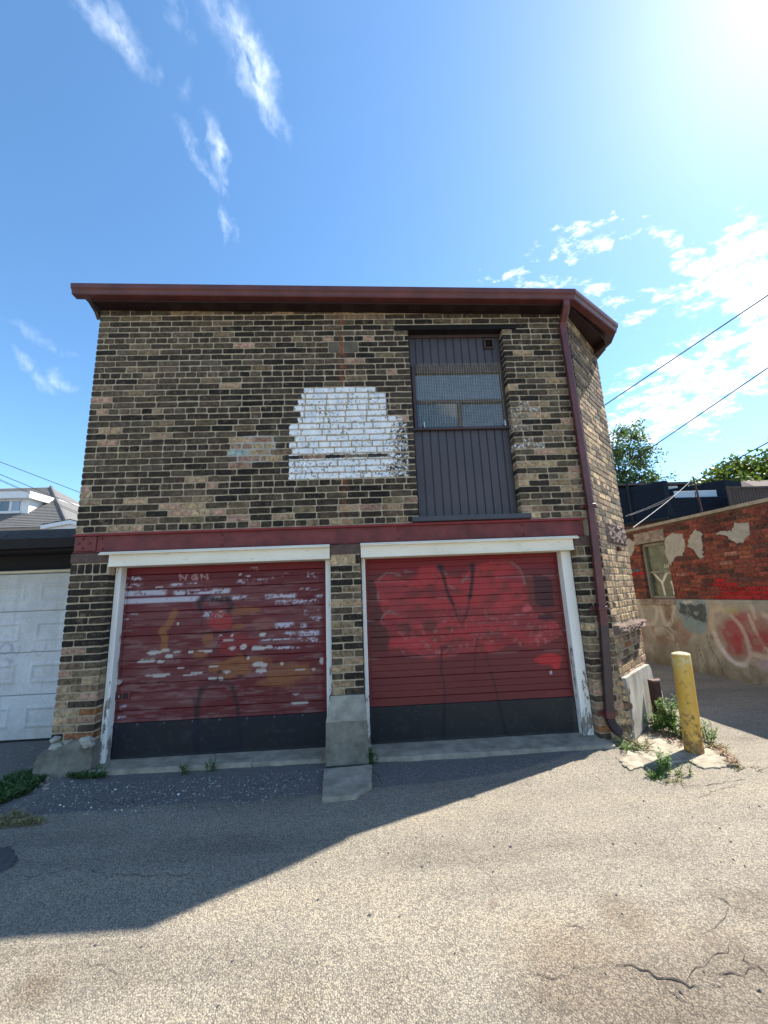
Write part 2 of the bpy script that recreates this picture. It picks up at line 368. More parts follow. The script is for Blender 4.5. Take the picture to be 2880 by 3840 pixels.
M['siding'] = simple('charcoal_siding', (.055, .050, .057), .45, .12, 3, .05, 60, .001, spec=.4)
M['trim'] = simple('dark_brown_trim', (.055, .035, .036), .5, .2, 5, .1)
M['black'] = simple('black_void', (.012, .012, .014), .8, .2, 4, 0)
M['lintel'] = simple('black_lintel', (.015, .014, .014), .9, .3, 9, .3, spec=.1)
M['wire'] = simple('black_wire', (.03, .03, .033), .6, .1, 3, 0)
M['wire_pale'] = simple('pale_wire', (.36, .34, .31), .6, .1, 3, 0)
M['mesh_wire'] = simple('galvanised_mesh', (.48, .46, .30), .5, .5, 14, 0, metal=.1)
M['navy'] = simple('navy_siding', (.013, .018, .028), .8, .15, 3, .1, spec=.12)
M['shingle'] = simple('grey_shingle', (.155, .152, .148), .9, .35, 9, .8, 30, .02, stretch=(1, 4, 4))
M['shingle_dark'] = simple('shingle_painted_shade', (.075, .08, .095), .9, .45, 12, .8, 35, .02, stretch=(1, 4, 4))  # shingle_dark: the brick building's cast shade is put into this colour
M['white'] = simple('white_vinyl', (.66, .67, .68), .5, .06, 4, .03, 40, .001)
M['cream'] = simple('cream_trim', (.62, .54, .38), .55, .1, 5, .05)
M['bark'] = simple('bark', (.075, .058, .045), .95, .4, 12, .8, 40, .02)
M['wood'] = simple('weathered_wood', (.060, .045, .040), .9, .4, 5, .5, 30, .01, stretch=(3, 3, .4))
M['wood_grey'] = simple('grey_wood', (.26, .25, .21), .9, .5, 8, .6, 60, .008, stretch=(1, 1, .2))
M['rust'] = simple('rusty_steel', (.055, .022, .017), .75, .6, 9, .6, 50, .006)
M['stone_bits'] = simple('gravel', (.27, .26, .25), .95, .5, 15, .3)
M['flake'] = simple('white_flakes', (.78, .77, .75), .8, .1, 9, 0)
M['steel'] = simple('galvanised_steel', (.5, .5, .5), .35, .2, 9, .1, metal=.8)
M['doorpaint'] = vcol('garage_door_paint', .5, .38, 110, .25)
M['stucco'] = vcol('painted_stucco', .9, .5, 60, .6, .2, .01)
M['wpaint'] = vcol('vinyl_white_paint', .6, .3, 45, .08)
def header_mat():
    m, nt, b = new_mat('weathered_cream_paint'); p = mapped(nt, (.25, 1, 1)); n = noise(nt, 40, 5, .7, p); n2 = noise(nt, 5, 4, .6, p)
    c = mix(nt, ramp(nt, n2, [(.3, 0.0), (.7, 1.0)]), (.66, .61, .49), (.80, .77, .67))
    c = mix(nt, ramp(nt, n, [(.58, 0.0), (.72, .75)]), c, (.36, .31, .22)); setb(nt, b, Base_Color=c, Roughness=.7, Specular_IOR_Level=.3); bump(nt, b, n, .3, .004); return m
M['header'] = header_mat()
def frame_mat():
    m, nt, b = new_mat('peeling_white_paint'); p = mapped(nt, (1, 1, .3))
    n = noise(nt, 16, 7, .72, p); hgt = node(nt, 'ShaderNodeSeparateXYZ', {0: pos(nt)}).outputs[2]
    k = node(nt, 'ShaderNodeMapRange', {0: hgt, 1: 0.0, 2: 1.9, 3: .07, 4: -.09}).outputs[0]
    w = ramp(nt, mth(nt, 'ADD', n, k), [(.575, 0.0), (.605, 1.0)])
    pc = mix(nt, noise(nt, 5, 4, .6, p), (.66, .65, .62), (.84, .82, .76))
    wc = mix(nt, noise(nt, 40, 5, .6, p), (.12, .10, .085), (.33, .30, .26))
    setb(nt, b, Base_Color=mix(nt, w, pc, wc), Roughness=.65, Specular_IOR_Level=.35); bump(nt, b, mth(nt, 'MULTIPLY_ADD', w, -1.0, mth(nt, 'MULTIPLY', n, .4)), .5, .004); return m
M['frame'] = frame_mat()
def glass_mat(name, tint, rough=.06):
    m, nt, b = new_mat(name); n = noise(nt, 2.2, 2, .5, pos(nt)); setb(nt, b, Base_Color=tint, Roughness=rough, Specular_IOR_Level=1.0, IOR=1.6)
    bump(nt, b, n, .12, .05); return m
M['glass'] = glass_mat('dark_window_glass', (.018, .022, .026)); M['glass_blue'] = glass_mat('blue_glass', (.20, .27, .33), .08)
M['pane_pale'] = glass_mat('window_glass_painted_sky', (.085, .10, .118), .12); M['pane_mid'] = glass_mat('window_glass_mid_tint', (.06, .068, .075), .1)  # pane_pale holds sky reflection in its base colour; pane_mid a fainter tint
M['curtain'] = glass_mat('curtained_glass', (.20, .22, .27), .1)
def bollard_mat():
    m, nt, b = new_mat('yellow_paint_rusty'); p = pos(nt); n = noise(nt, 18, 7, .72, p); n2 = noise(nt, 3.2, 4, .6, p)
    hz = node(nt, 'ShaderNodeSeparateXYZ', {0: p}).outputs[2]
    c = mix(nt, ramp(nt, n2, [(.35, 0.0), (.65, 1.0)]), (.56, .29, .028), (.60, .37, .075))
    lowk = node(nt, 'ShaderNodeMapRange', {0: hz, 1: .0, 2: .42, 3: .17, 4: 0.0}).outputs[0]
    c = mix(nt, ramp(nt, noise(nt, 7, 5, .75, mapped(nt, (1, 1, .45))), [(.52, 0.0), (.68, .55)]), c, (.40, .27, .10)); c = mix(nt, ramp(nt, mth(nt, 'ADD', n, lowk), [(.565, 0.0), (.66, .85)]), c, (.13, .07, .035))
    top = mth(nt, 'MULTIPLY', ramp(nt, noise(nt, 9, 5, .7, mapped(nt, (1, 1, .25))), [(.55, 0.0), (.66, .8)]), mth(nt, 'GREATER_THAN', hz, .9))
    c = mix(nt, top, c, (.38, .13, .03))
    pale = mth(nt, 'MULTIPLY', ramp(nt, noise(nt, 26, 5, .7, p), [(.46, 0.0), (.58, .8)]),
               mth(nt, 'SUBTRACT', 1.0, mth(nt, 'MULTIPLY', mth(nt, 'ABSOLUTE', mth(nt, 'SUBTRACT', hz, .80)), 9.0, clamp=True), clamp=True))
    c = mix(nt, pale, c, (.55, .52, .30)); setb(nt, b, Base_Color=c, Roughness=.55, Specular_IOR_Level=.4); bump(nt, b, n, .35, .004); return m
M['yellow'] = bollard_mat()
def leaf_mat(name, c1, c2, sub=.25):
    m, nt, b = new_mat(name); r = node(nt, 'ShaderNodeNewGeometry').outputs['Random Per Island']
    c = mix(nt, r, c1, c2); setb(nt, b, Base_Color=c, Roughness=.55, Specular_IOR_Level=.35)
    tr = node(nt, 'ShaderNodeBsdfTranslucent', {0: mix(nt, 1.0, c, (1.3, 1.5, .6), 'MULTIPLY')})
    ms = node(nt, 'ShaderNodeMixShader', {0: sub, 1: b.outputs[0], 2: tr.outputs[0]})
    nt.links.new(ms.outputs[0], nt.nodes['Material Output'].inputs[0]); return m
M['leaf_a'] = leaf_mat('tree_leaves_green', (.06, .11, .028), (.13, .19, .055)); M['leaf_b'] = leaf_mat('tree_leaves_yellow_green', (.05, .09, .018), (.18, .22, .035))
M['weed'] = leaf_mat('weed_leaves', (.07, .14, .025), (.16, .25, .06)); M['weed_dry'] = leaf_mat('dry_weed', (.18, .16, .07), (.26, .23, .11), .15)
M['weed_dark'] = leaf_mat('weed_leaves_painted_shade', (.05, .10, .03), (.09, .15, .05)); M['dead'] = leaf_mat('dead_leaves', (.16, .085, .045), (.28, .17, .09), .1)  # weed_dark repeats weed with shade put into the green
def asphalt_mat():
    m, nt, b = new_mat('asphalt'); p = pos(nt); at = node(nt, 'ShaderNodeAttribute', attribute_name='Col').outputs['Color']
    sep = node(nt, 'ShaderNodeSeparateColor', {0: at}); old, dirt, stain = sep.outputs[0], sep.outputs[1], sep.outputs[2]
    v1 = node(nt, 'ShaderNodeTexVoronoi', {'Vector': p, 'Scale': 135.0, 'Randomness': 1.0}); v2 = node(nt, 'ShaderNodeTexVoronoi', {'Vector': p, 'Scale': 42.0})
    g1 = noise(nt, 170, 2, .7, p); g2 = ramp(nt, noise(nt, .9, 5, .62, p), [(.32, 0.0), (.68, 1.0)]); g3 = noise(nt, 14, 4, .65, p)
    rnd = node(nt, 'ShaderNodeSeparateColor', {0: v1.outputs['Color']}).outputs[0]
    light = mix(nt, g2, (.285, .25, .195), (.375, .33, .25))
    c = mix(nt, ramp(nt, rnd, [(.20, .68), (.50, 0.0)]), light, (.13, .115, .098))
    c = mix(nt, ramp(nt, rnd, [(.78, 0.0), (.97, .45)]), c, (.50, .455, .37))
    c = mix(nt, ramp(nt, v1.outputs['Distance'], [(.35, 0.0), (.75, .6)]), c, (.085, .078, .07))
    c = mix(nt, ramp(nt, g3, [(.5, 0.0), (.75, .28)]), c, (.22, .20, .175))
    trk = noise(nt, 1.0, 4, .6, mapped(nt, (.35, 2.4, 1))); c = mix(nt, 1.0, c, ramp(nt, trk, [(.30, (.74, .73, .73)), (.50, (1.0, 1.0, 1.0)), (.70, (1.14, 1.12, 1.07))]), 'MULTIPLY')
    blot = noise(nt, 3.1, 5, .7, p); c = mix(nt, ramp(nt, blot, [(.60, 0.0), (.74, .45)]), c, mix(nt, 1.0, c, (.62, .58, .54), 'MULTIPLY'))
    # older, darker and coarser surface by the doors
    oc = mix(nt, ramp(nt, g1, [(.35, 0.0), (.7, 1.0)]), (.075, .073, .072), (.175, .168, .162))
    oc = mix(nt, ramp(nt, rnd, [(.86, 0.0), (.98, .7)]), oc, (.34, .33, .32))
    k = ramp(nt, mth(nt, 'MULTIPLY_ADD', mth(nt, 'SUBTRACT', g3, .5), .9, old), [(.3, 0.0), (.7, 1.0)])
    c = mix(nt, mth(nt, 'MULTIPLY', k, .85), c, oc)
    dc = mix(nt, ramp(nt, g1, [(.3, 0.0), (.7, 1.0)]), (.10, .095, .09), (.26, .245, .22))
    c = mix(nt, ramp(nt, mth(nt, 'MULTIPLY_ADD', mth(nt, 'SUBTRACT', g3, .5), .8, dirt), [(.35, 0.0), (.65, .9)]), c, dc)
    c = mix(nt, mth(nt, 'MULTIPLY', ramp(nt, mth(nt, 'MULTIPLY_ADD', mth(nt, 'SUBTRACT', g3, .5), .9, stain), [(.2, 0.0), (.8, 1.0)]), .5), c, mix(nt, 1.0, c, (.50, .40, .33), 'MULTIPLY'))
    setb(nt, b, Base_Color=c, Roughness=.88, Specular_IOR_Level=.3)
    h = mth(nt, 'ADD', mth(nt, 'MULTIPLY', mth(nt, 'SUBTRACT', 1.0, v1.outputs['Distance']), .6), mth(nt, 'ADD', mth(nt, 'MULTIPLY', g1, .5), mth(nt, 'MULTIPLY', mth(nt, 'SUBTRACT', 1.0, v2.outputs['Distance']), .4)))
    bump(nt, b, h, .9, .009); return m
M['asphalt'] = asphalt_mat()
M['crack'] = simple('crack_painted_shade', (.055, .048, .045), .95, .3, 30, .5, 80, .004, spec=.1)  # dark strip colour painting the shade inside cracks, no groove is cut
M['tar'] = simple('dark_asphalt_patch', (.075, .075, .078), .9, .3, 30, .8, 120, .006)

# ---------------------------------------------------------------- ground
def axis_pts(a, b, fine, far):
    n = int((b-a)/fine); mid = list(np.linspace(a, b, n+1)); st = fine; lo_, hi_ = [], []; x = a
    while x > -far: st *= 1.35; x -= st; lo_.append(x)
    st = fine; x = b
    while x < far: st *= 1.35; x += st; hi_.append(x)
    return np.array(lo_[::-1]+mid+hi_)
def ground_h(x, y):
    near = np.exp(-((x-3)/7)**2-((y+1)/6)**2)
    return -.012+near*(.03*(fbm(x*.8, y*.8, 3, 3)-.5)+.008*(fbm(x*5, y*5, 9, 3)-.5))
def make_ground():
    xs = axis_pts(-1.6, 9.2, .045, 900); ys = axis_pts(-3.2, 4.6, .045, 900)
    X, Y = np.meshgrid(xs, ys); x = X.ravel(); y = Y.ravel(); z = ground_h(x, y)
    n, m = len(xs), len(ys); i, j = np.meshgrid(np.arange(n-1), np.arange(m-1)); i = i.ravel(); j = j.ravel()
    f = np.stack([j*n+i, j*n+i+1, (j+1)*n+i+1, (j+1)*n+i], 1)
    bnd = np.interp(x, [-2, .3, 2.5, 3.6, 4.4, 5.0], [-.55, -.74, -.70, -.62, -.45, -.2])+.10*(fbm(x*2.5, y*2.5, 4)-.5)
    old = sstep(-.06, .06, y-bnd)*sstep(5.15, 4.9, x)
    dirt = sstep(.42, .1, x+.35*(fbm(x*3, y*3, 8)-.5))*sstep(-.75, -.45, y)
    st = np.zeros_like(x)
    for px, py, r, a in [(2350, 3420, .17, .9), (2180, 3640, .30, 1.), (2500, 3760, .4, .9), (2760, 3600, .3, .8), (2820, 3400, .25, .6), (130, 3700, .12, .9), (1060, 3780, .25, .5), (860, 3560, .05, .7), (1840, 3370, .03, 1.), (1460, 3700, .3, .4),
                         (2500, 3200, .3, .3), (860, 3120, .25, .35)]:
        c = hitz(px, py, 0); st = np.maximum(st, a*np.exp(-((x-c[0])**2+(y-c[1])**2)/r**2))
    me = bpy.data.meshes.new('alley_ground'); me.from_pydata(np.stack([x, y, z], 1).tolist(), [], f.tolist()); me.materials.append(M['asphalt'])
    at = me.attributes.new('Col', 'FLOAT_COLOR', 'POINT'); at.data.foreach_set('color', np.stack([old, dirt, st, np.ones_like(x)], 1).ravel())
    me.polygons.foreach_set('use_smooth', [True]*len(me.polygons))
    o = bpy.data.objects.new('alley_ground', me); col.objects.link(o); structure(o); return o
ground = make_ground()
def gz(x, y): return float(ground_h(np.array([x]), np.array([y]))[0])
def crack(pts, w=.012, seed=0):
    """a jagged crack line given in photo pixels, laid on the asphalt"""
    r = random.Random(seed); P = []
    for (a, b) in zip(pts[:-1], pts[1:]):
        pa, pb = hitz(*a, 0), hitz(*b, 0); n = max(3, int(np.linalg.norm(pb-pa)/.035))
        for k in range(n): P.append(pa+(pb-pa)*k/n)
    P.append(hitz(*pts[-1], 0)); mb = MB(); vs = []; N = len(P)
    for i, p in enumerate(P):
        t = P[min(i+1, N-1)]-P[max(i-1, 0)]; t = t/np.linalg.norm(t); nn = np.array([-t[1], t[0], 0]); o = nn*r.uniform(-.016, .016)
        ww = w*.62*(.15+1.0*r.random())*min(1, (i+.4)/3, (N-i-.6)/3)
        for s in (-1, 1):
            q = p+o+nn*s*ww/2; vs.append((q[0], q[1], gz(q[0], q[1])+.0035))
    mb.add(vs, [(2*i, 2*i+1, 2*i+3, 2*i+2) for i in range(N-1)]); return mb.build('crack', M['crack'], ground, fixn=False)
for k, (pts, w) in enumerate([
    ([(2275, 3592), (2370, 3605), (2460, 3640), (2560, 3668), (2630, 3690)], .017), ([(2640, 3635), (2740, 3630), (2850, 3615), (2879, 3625)], .012),
    ([(2630, 3660), (2690, 3685), (2720, 3672)], .009), ([(2760, 3520), (2800, 3580), (2840, 3615), (2879, 3650)], .010), ([(2620, 3300), (2740, 3390), (2879, 3420)], .010),
    ([(2100, 3460), (2230, 3462)], .008), ([(1880, 3470), (1960, 3470)], .007), ([(30, 3275), (160, 3270), (310, 3235), (380, 3265), (560, 3275), (740, 3262)], .007),
    ([(20, 3320), (100, 3300), (150, 3265)], .006), ([(2480, 2935), (2640, 2940), (2780, 2918), (2879, 2945)], .009),
    ([(330, 2985), (450, 3010), (545, 2990), (610, 2975), (720, 2955)], .012), ([(940, 2900), (960, 2945), (1040, 2940), (1120, 2905)], .010),
    ([(1395, 2875), (1420, 2905), (1440, 2930)], .010), ([(1940, 2850), (2040, 2880), (2100, 2890)], .007), ([(2010, 2840), (2120, 2870)], .006),
    ([(2460, 3640), (2500, 3700), (2590, 3740), (2640, 3800)], .007), ([(2560, 3668), (2600, 3600), (2700, 3560), (2760, 3520)], .006), ([(2275, 3592), (2190, 3610), (2100, 3640), (1960, 3640)], .006), ([(2740, 3390), (2700, 3450), (2620, 3480)], .006),
    ([(1700, 3120), (1760, 3200), (1850, 3290), (1880, 3380)], .004), ([(300, 3600), (480, 3640), (640, 3625), (700, 3660)], .004), ([(1500, 3000), (1650, 2985), (1800, 2990)], .006),
    ([(2310, 2830), (2330, 2860), (2365, 2890)], .014), ([(820, 3740), (900, 3725), (980, 3730)], .006), ([(2600, 2985), (2680, 2960), (2800, 2930)], .006)]): crack(pts, w, k)
def flat_patch(name, px, mat, h=.006, wob=.02, sub=8, parent=ground, seed=1, zt=None):
    P = [hitz(x, y, 0)[:2] for x, y in px]; out = []; r = random.Random(seed)
    for a, b in zip(P, P[1:]+P[:1]):
        for k in range(sub):
            q = a+(b-a)*k/sub; out.append((q[0]+r.uniform(-wob, wob)*(k > 0)*.6, q[1]+r.uniform(-wob, wob)*(k > 0)*.6))
    mb = MB(); n = len(out); z = [gz(*p) for p in out]; zt_ = zt if zt is not None else max(z)+h
    cx = sum(p[0] for p in out)/n; cy = sum(p[1] for p in out)/n
    vs = [(x, y, min(z)-.05) for x, y in out]+[(x, y, (zt_ if zt is not None else zz+h)) for (x, y), zz in zip(out, z)]+[(x*.97+cx*.03, y*.97+cy*.03, (zt_ if zt is not None else zz+h)+.003) for (x, y), zz in zip(out, z)]
    fs = [(i, (i+1) % n, n+(i+1) % n, n+i) for i in range(n)]+[(n+i, n+(i+1) % n, 2*n+(i+1) % n, 2*n+i) for i in range(n)]+[tuple(range(2*n, 3*n))]
    mb.add(vs, fs); return mb.build(name, mat, parent)
flat_patch('asphalt_patch', [(-60, 3175), (40, 3165), (66, 3205), (45, 3240), (-60, 3300)], M['tar'], .006)
pad = flat_patch('concrete_pad', [(2325, 2850), (2400, 2760), (2520, 2735), (2660, 2795), (2760, 2850), (2770, 2870), (2640, 2880), (2580, 2850), (2420, 2870), (2360, 2885)], M['pad'], parent=None, h=.010, wob=.03); structure(pad)

# ---------------------------------------------------------------- the brick garage building
W = 5.5816; CH = R(43.64); CL = 1.136
FAR = (W+CL*math.cos(CH), CL*math.sin(CH))
bld = thing('brick_garage', (2.8, 3.0, 0), 'two storey sooty brick building with two red garage doors and a brown eave', 'building')
PITCH_Z = .0735
def row_z(k): return 2.29425+(36-k)*PITCH_Z
# brick prototypes: front face in the XZ plane at y=0, rounded, slightly broken outline
def brick_geo(L, h, dep, r, worn=.0020):
    hl, hh = L/2, h/2; c = min(.007, h*.12); pts = []
    for (sx, sz, seq) in ((1, -1, ((-c*1.4, 0), (0, c))), (1, 1, ((0, -c), (-c*1.4, 0))), (-1, 1, ((c*1.4, 0), (0, -c))), (-1, -1, ((0, c), (c*1.4, 0)))):
        for (dx, dz) in seq: pts.append([sx*hl+dx, sz*hh+dz])
    full = []
    for i, p in enumerate(pts):
        full.append(p)
        if i % 2 == 1:
            q = pts[(i+1) % 8]
            ts = (.34, .68) if abs(q[0]-p[0]) > .1 else (.5,)
            for t in ts: full.append([p[0]+(q[0]-p[0])*t, p[1]+(q[1]-p[1])*t])
    full = [[x+r.uniform(-worn, worn), z+r.uniform(-worn, worn)] for x, z in full]; n = len(full)
    tilt = r.uniform(-.0012, .0012); ins = .0035
    vs = [(x, dep, z) for x, z in full]+[(x, .006+r.uniform(0, .002), z) for x, z in full]+[(x*(1-ins/hl), r.uniform(0, .0022)+tilt*x/hl, z*(1-ins/hh)) for x, z in full]
    fs = [(i, (i+1) % n, n+(i+1) % n, n+i) for i in range(n)]+[(n+i, n+(i+1) % n, 2*n+(i+1) % n, 2*n+i) for i in range(n)]+[tuple(range(2*n, 3*n))]
    return vs, fs
def proto(name, L, h, dep, r, mat):
    vs, fs = brick_geo(L, h, dep, r); me = bpy.data.meshes.new(name); me.from_pydata(vs, [], fs); me.materials.append(mat)
    import bmesh
    bm = bmesh.new(); bm.from_mesh(me); bmesh.ops.recalc_face_normals(bm, faces=bm.faces); bm.to_mesh(me); bm.free(); return me
PAL = dict(black=(.023, .020, .0165), dark=(.047, .038, .029), brown=(.080, .064, .046), grey=(.112, .092, .067), tan=(.195, .152, .10), buff=(.36, .275, .18), pink=(.40, .27, .20), cream=(.48, .38, .235), orange=(.30, .135, .065), mint=(.42, .55, .50))
def pick(r, **w):
    t = r.random()*sum(w.values())
    for k, v in w.items():
        t -= v
        if t <= 0: break
    f = r.uniform(.8, 1.22); return tuple(min(.85, c*f*w*r.uniform(.96, 1.04)) for c, w in zip(PAL[k], (1.08, 1.0, .93)))
PAINT = [(2.37, 3.83), (3.21, 3.865), (3.20, 3.60), (3.54, 3.47), (3.535, 2.76), (2.20, 2.775), (2.20, 3.40), (2.33, 3.46), (2.25, 3.60)]
def front_colour(x, z, r):
    """(colour, painted?) for a brick centred at x, z on the front face"""
    if z > 2.26:
        if 2.15 < x < 3.62 and 2.755 < z < 3.86:
            return pick(r, black=1, dark=1.5, brown=1) if r.random() > .12 else pick(r, pink=1, tan=1), not (z > 3.79 and r.random() < .25)
        if 4.80 < x < 5.12 and 3.1 < z < 3.62 and r.random() < .45: return pick(r, tan=1), True
        if 1.60 < x < 1.78 and 3.07 < z < 3.14: return PAL['mint'], False
        if 1.53 < x < 2.10 and 3.02 < z < 3.3: return pick(r, pink=2, cream=2, buff=.5), False
        if x > 4.7:
            t = min(1, max(0, (4.2-z)/1.6)); return pick(r, black=1.2, dark=2.2, brown=1.6, grey=1, tan=.25+1.1*t, buff=.1+1.3*t, pink=.12+.35*t, cream=.5*t), False
        if z > 4.72: return pick(r, dark=2, brown=2.4, grey=1.2, buff=.2, tan=.5, orange=.06), False
        if z < 2.62: return pick(r, black=1.6, dark=2, brown=1.2, tan=1.2, buff=1.0 if x < 1.6 else .4, pink=.7 if x < 1.6 else .25), False
        if x < 1.5: return pick(r, dark=2.4, brown=3, grey=2.8, black=.6, tan=.5, pink=.14, buff=.16), False
        return pick(r, black=2.6 if z < 3.9 else 1.2, dark=2.4, brown=1.2, grey=.7, tan=.35, pink=.12, buff=.1), False
    if x < 1:
        if z < .62: return pick(r, buff=1.5, cream=1, tan=1.1, pink=.7, orange=1.1, dark=1.2, brown=1), False
        if z < 1.0: return pick(r, tan=1.5, buff=.7, dark=1, grey=1, pink=.4), False
        return pick(r, black=2, dark=2, brown=.8, grey=.4, pink=.12), False
    if x < 4:
        t = min(1, max(0, (1.5-z))); return pick(r, black=1.5-1.1*t, dark=1.5-.3*t, brown=1, grey=1, tan=1.2+t, buff=.7+.8*t, cream=.3+.3*t), False
    if z < .65: return pick(r, cream=1.3, buff=2.0, pink=1.2, tan=1.4, brown=.5, orange=.2), False
    return pick(r, black=2.2, dark=1.6, grey=1.1, tan=1.2, buff=.8, cream=.4), False
bricks = []                      # x, z, L, h, colour, painted, depth
BL, JT = .225, .0125
def lay(x0, x1, zc, off, header, r, dep=.11, h=.0595):
    L0 = .108 if header else BL; x = x0; first = True
    while x < x1-.02:
        L = (L0 if not first else max(.05, L0*off)) + r.uniform(-.006, .006)
        if not header and not first and r.random() < .035: L = .108
        if x1-(x+L) < .055: L = x1-x
        L = min(L, x1-x); cx = x+L/2; c, pt = front_colour(cx, zc, r); bricks.append((cx, zc+r.uniform(-.0018, .0018), L, h+r.uniform(-.003, .002), c, pt, dep)); x += L+JT+r.uniform(-.002, .002); first = False
r_ = random.Random(21)
WX0, WX1 = 3.608, 4.748
for k in range(1, 37):
    zc = row_z(k); hd = k % 6 == 0; off = (1, .5)[k % 2] if not hd else r_.choice((.6, 1))
    off = min(1, max(.35, off+r_.uniform(-.08, .05)))
    if k <= 3: lay(.0, W-.004, zc, off, hd, r_)
    elif k == 4: lay(.0, 3.438, zc, off, hd, r_); lay(4.93, W-.004, zc, .7, hd, r_)
    elif k in (7, 8): lay(.0, 2.648, zc, off, hd, r_); lay(3.008, WX0, zc, .5+.5*(k % 2), hd, r_); lay(WX1, W-.004, zc, (1, .5)[k % 2], hd, r_, .13)
    else: lay(.0, WX0 if k < 36 else 3.53, zc, off, hd, r_); lay(WX1 if k < 36 else 4.84, W-.004, zc, (1, .5)[k % 2], hd, r_, .13)
for (x0, x1, ztop, zbot) in ((-.008, .383, 1.826, .27), (2.643, 2.962, 1.826, .545), (5.287, W-.004, 1.826, .0)):
    n = round((ztop-zbot)/.0712); ph = (ztop-zbot)/n
    for k in range(n): lay(x0, x1, ztop-ph*(k+.5), (1, .5)[k % 2], False, r_, .19, .058)
    x = x0                                    # soldier course below the stone cap
    while x < x1-.03:
        L = .062 if x > x0+.05 or x0 < 2 else .1; L = min(L, x1-x); c, pt = front_colour(x+L/2, 1.7, r_); bricks.append((x+L/2, 1.884, L, .094, c, False, .19)); x += L+.013
def screen_area(b):
    p = [proj((b[0]+s*b[2]/2, 0, b[1]+t*b[3]/2)) for s, t in ((-1, -1), (1, -1), (1, 1), (-1, 1))]
    return abs(sum(p[i][0]*p[(i+1) % 4][1]-p[(i+1) % 4][0]*p[i][1] for i in range(4)))/2
bricks.sort(key=lambda b: -screen_area(b))
wall = MB()
wall.box(.006, WX0-.006, .008, .3, 2.25, 4.95); wall.box(WX1+.006, W-.02, .0085, .3, 2.25, 4.93); wall.box(WX0-.006, WX1+.006, .009, .3, 4.665, 4.93)
wall.box(.0, .377, .008, .3, 0, 2.048); wall.box(2.649, 2.956, .008, .3, 0, 2.048); wall.box(5.293, W-.02, .008, .3, -.05, 2.048)
front = wall.build('front_wall', M['mortar'], bld)
protos = {}
def get_proto(L, dep, h):
    key = (round(L/.012), round(dep*100), round(h*100))
    L = max(key[0], 4)*.012; lst = protos.setdefault(key, [])
    if len(lst) < 5: lst.append(proto('brick', L, h, dep, random.Random(hash(key) % 9999+len(lst)), M['brick'])); return lst[-1]
    return rng.choice(lst)
bb = base_of(bld)
for b in bricks[:300]:
    me = get_proto(b[2], b[6], b[3]); o = bpy.data.objects.new('brick', me); col.objects.link(o); o.parent = front
    o.location = (b[0]-bb[0], -bb[1], b[1]-bb[2]); o.color = (*b[4], 1)
    o.scale.x = b[2]/(max(round(b[2]/.012), 4)*.012); o.rotation_euler.y = rng.uniform(-.006, .006)
    if b[5]: o.material_slots[0].link = 'OBJECT'; o.material_slots[0].material = M['brick_paint']
field = MB(); rb = random.Random(5)
for b in bricks[300:]:
    vs, fs = brick_geo(b[2], b[3], b[6], rb); a = rb.uniform(-.006, .006)
    field.add([(x+b[0]+z*a, y, z+b[1]-x*a) for x, y, z in vs], fs, b[4], 1 if b[5] else 0)
fo = stuff(field.build('brick_field', [M['brick'], M['brick_paint']], front)); fo.color = (0, 0, 0, 1)
for (x0, x1) in ((2.656, 2.775), (2.835, 3.0)):
    MB().cbox(x0, x1, .001, .1, 4.318, 4.458, .005, .002).build('concrete_block', M['block'], front)
MB().cbox(2.782, 2.828, -.002, .1, 4.30, 4.462, .004, .003).build('rusty_tie', simple('rust_stain_block', (.22, .085, .05), .95, .5, 20, .6), front)
def parge(pts, name='mortar_patch', y=.0035, mat=None, wob=.02, parent=front):
    P = []; r = random.Random(len(pts))
    for a, b in zip(pts, pts[1:]+pts[:1]):
        for k in range(5): t = k/5; P.append((a[0]+(b[0]-a[0])*t+r.uniform(-wob, wob), a[1]+(b[1]-a[1])*t+r.uniform(-wob, wob)*.7))
    n = len(P); vs = [(x, y+.004, z) for x, z in P]+[(x*.97+.03*P[0][0], y, z) for x, z in P]
    return MB().add(vs, [(i, (i+1) % n, n+(i+1) % n, n+i) for i in range(n)]+[tuple(range(n, 2*n))]).build(name, mat or M['parge'], parent)
parge([(1.566, 3.0), (1.555, 3.14), (1.61, 3.25), (1.80, 3.32), (2.06, 3.30), (2.09, 3.12), (2.02, 3.0), (1.8, 2.97)])

# corner (chamfered) wall, sun-lit: coordinates s along the wall, d depth inwards, z
cu = (math.cos(CH), math.sin(CH)); ci = (-math.sin(CH), math.cos(CH))
def ch(s, d, z): return (W+cu[0]*s+ci[0]*d, cu[1]*s+ci[1]*d, z)
cw = MB(); b8 = [(0.005, .008), (CL-.006, .008), (CL-.006, .3), (-.12, .3)]
cw.add([ch(s, d, -.05) for s, d in b8]+[ch(s, d, 4.86) for s, d in b8], [(0, 1, 5, 4), (1, 2, 6, 5), (2, 3, 7, 6), (3, 0, 4, 7), (4, 5, 6, 7), (0, 3, 2, 1)])
corner = cw.build('corner_wall', M['mortar'], bld)
cf = MB(); rc = random.Random(33)
def ch_col(s, z):
    if z > 2.3:
        t = max(0, min(1, (4.9-z)/2.2)); return pick(rc, dark=.3, brown=.7, grey=1.4, tan=1.6+t, buff=.9+1.5*t, cream=.2+.6*t)
    if 1.09 < z < 1.97 and s > .2: return pick(rc, cream=3, buff=2.2, pink=.4, tan=.5)
    if z < 1.05: return pick(rc, tan=1.6, buff=1.6, grey=.8, pink=1.1, brown=.4, orange=.15)
    return pick(rc, grey=1, tan=1.6, buff=1.6, dark=.5, cream=.6)
def ch_brick(s0, s1, zc, h, d0=0.0):
    vs, fs = brick_geo(s1-s0, h, .09, rc, .003); m = (s0+s1)/2; c = ch_col(m, zc); o = rc.uniform(-.003, .003)
    cf.add([ch(x+m, y+d0+o, z+zc) for x, y, z in vs], fs, c)
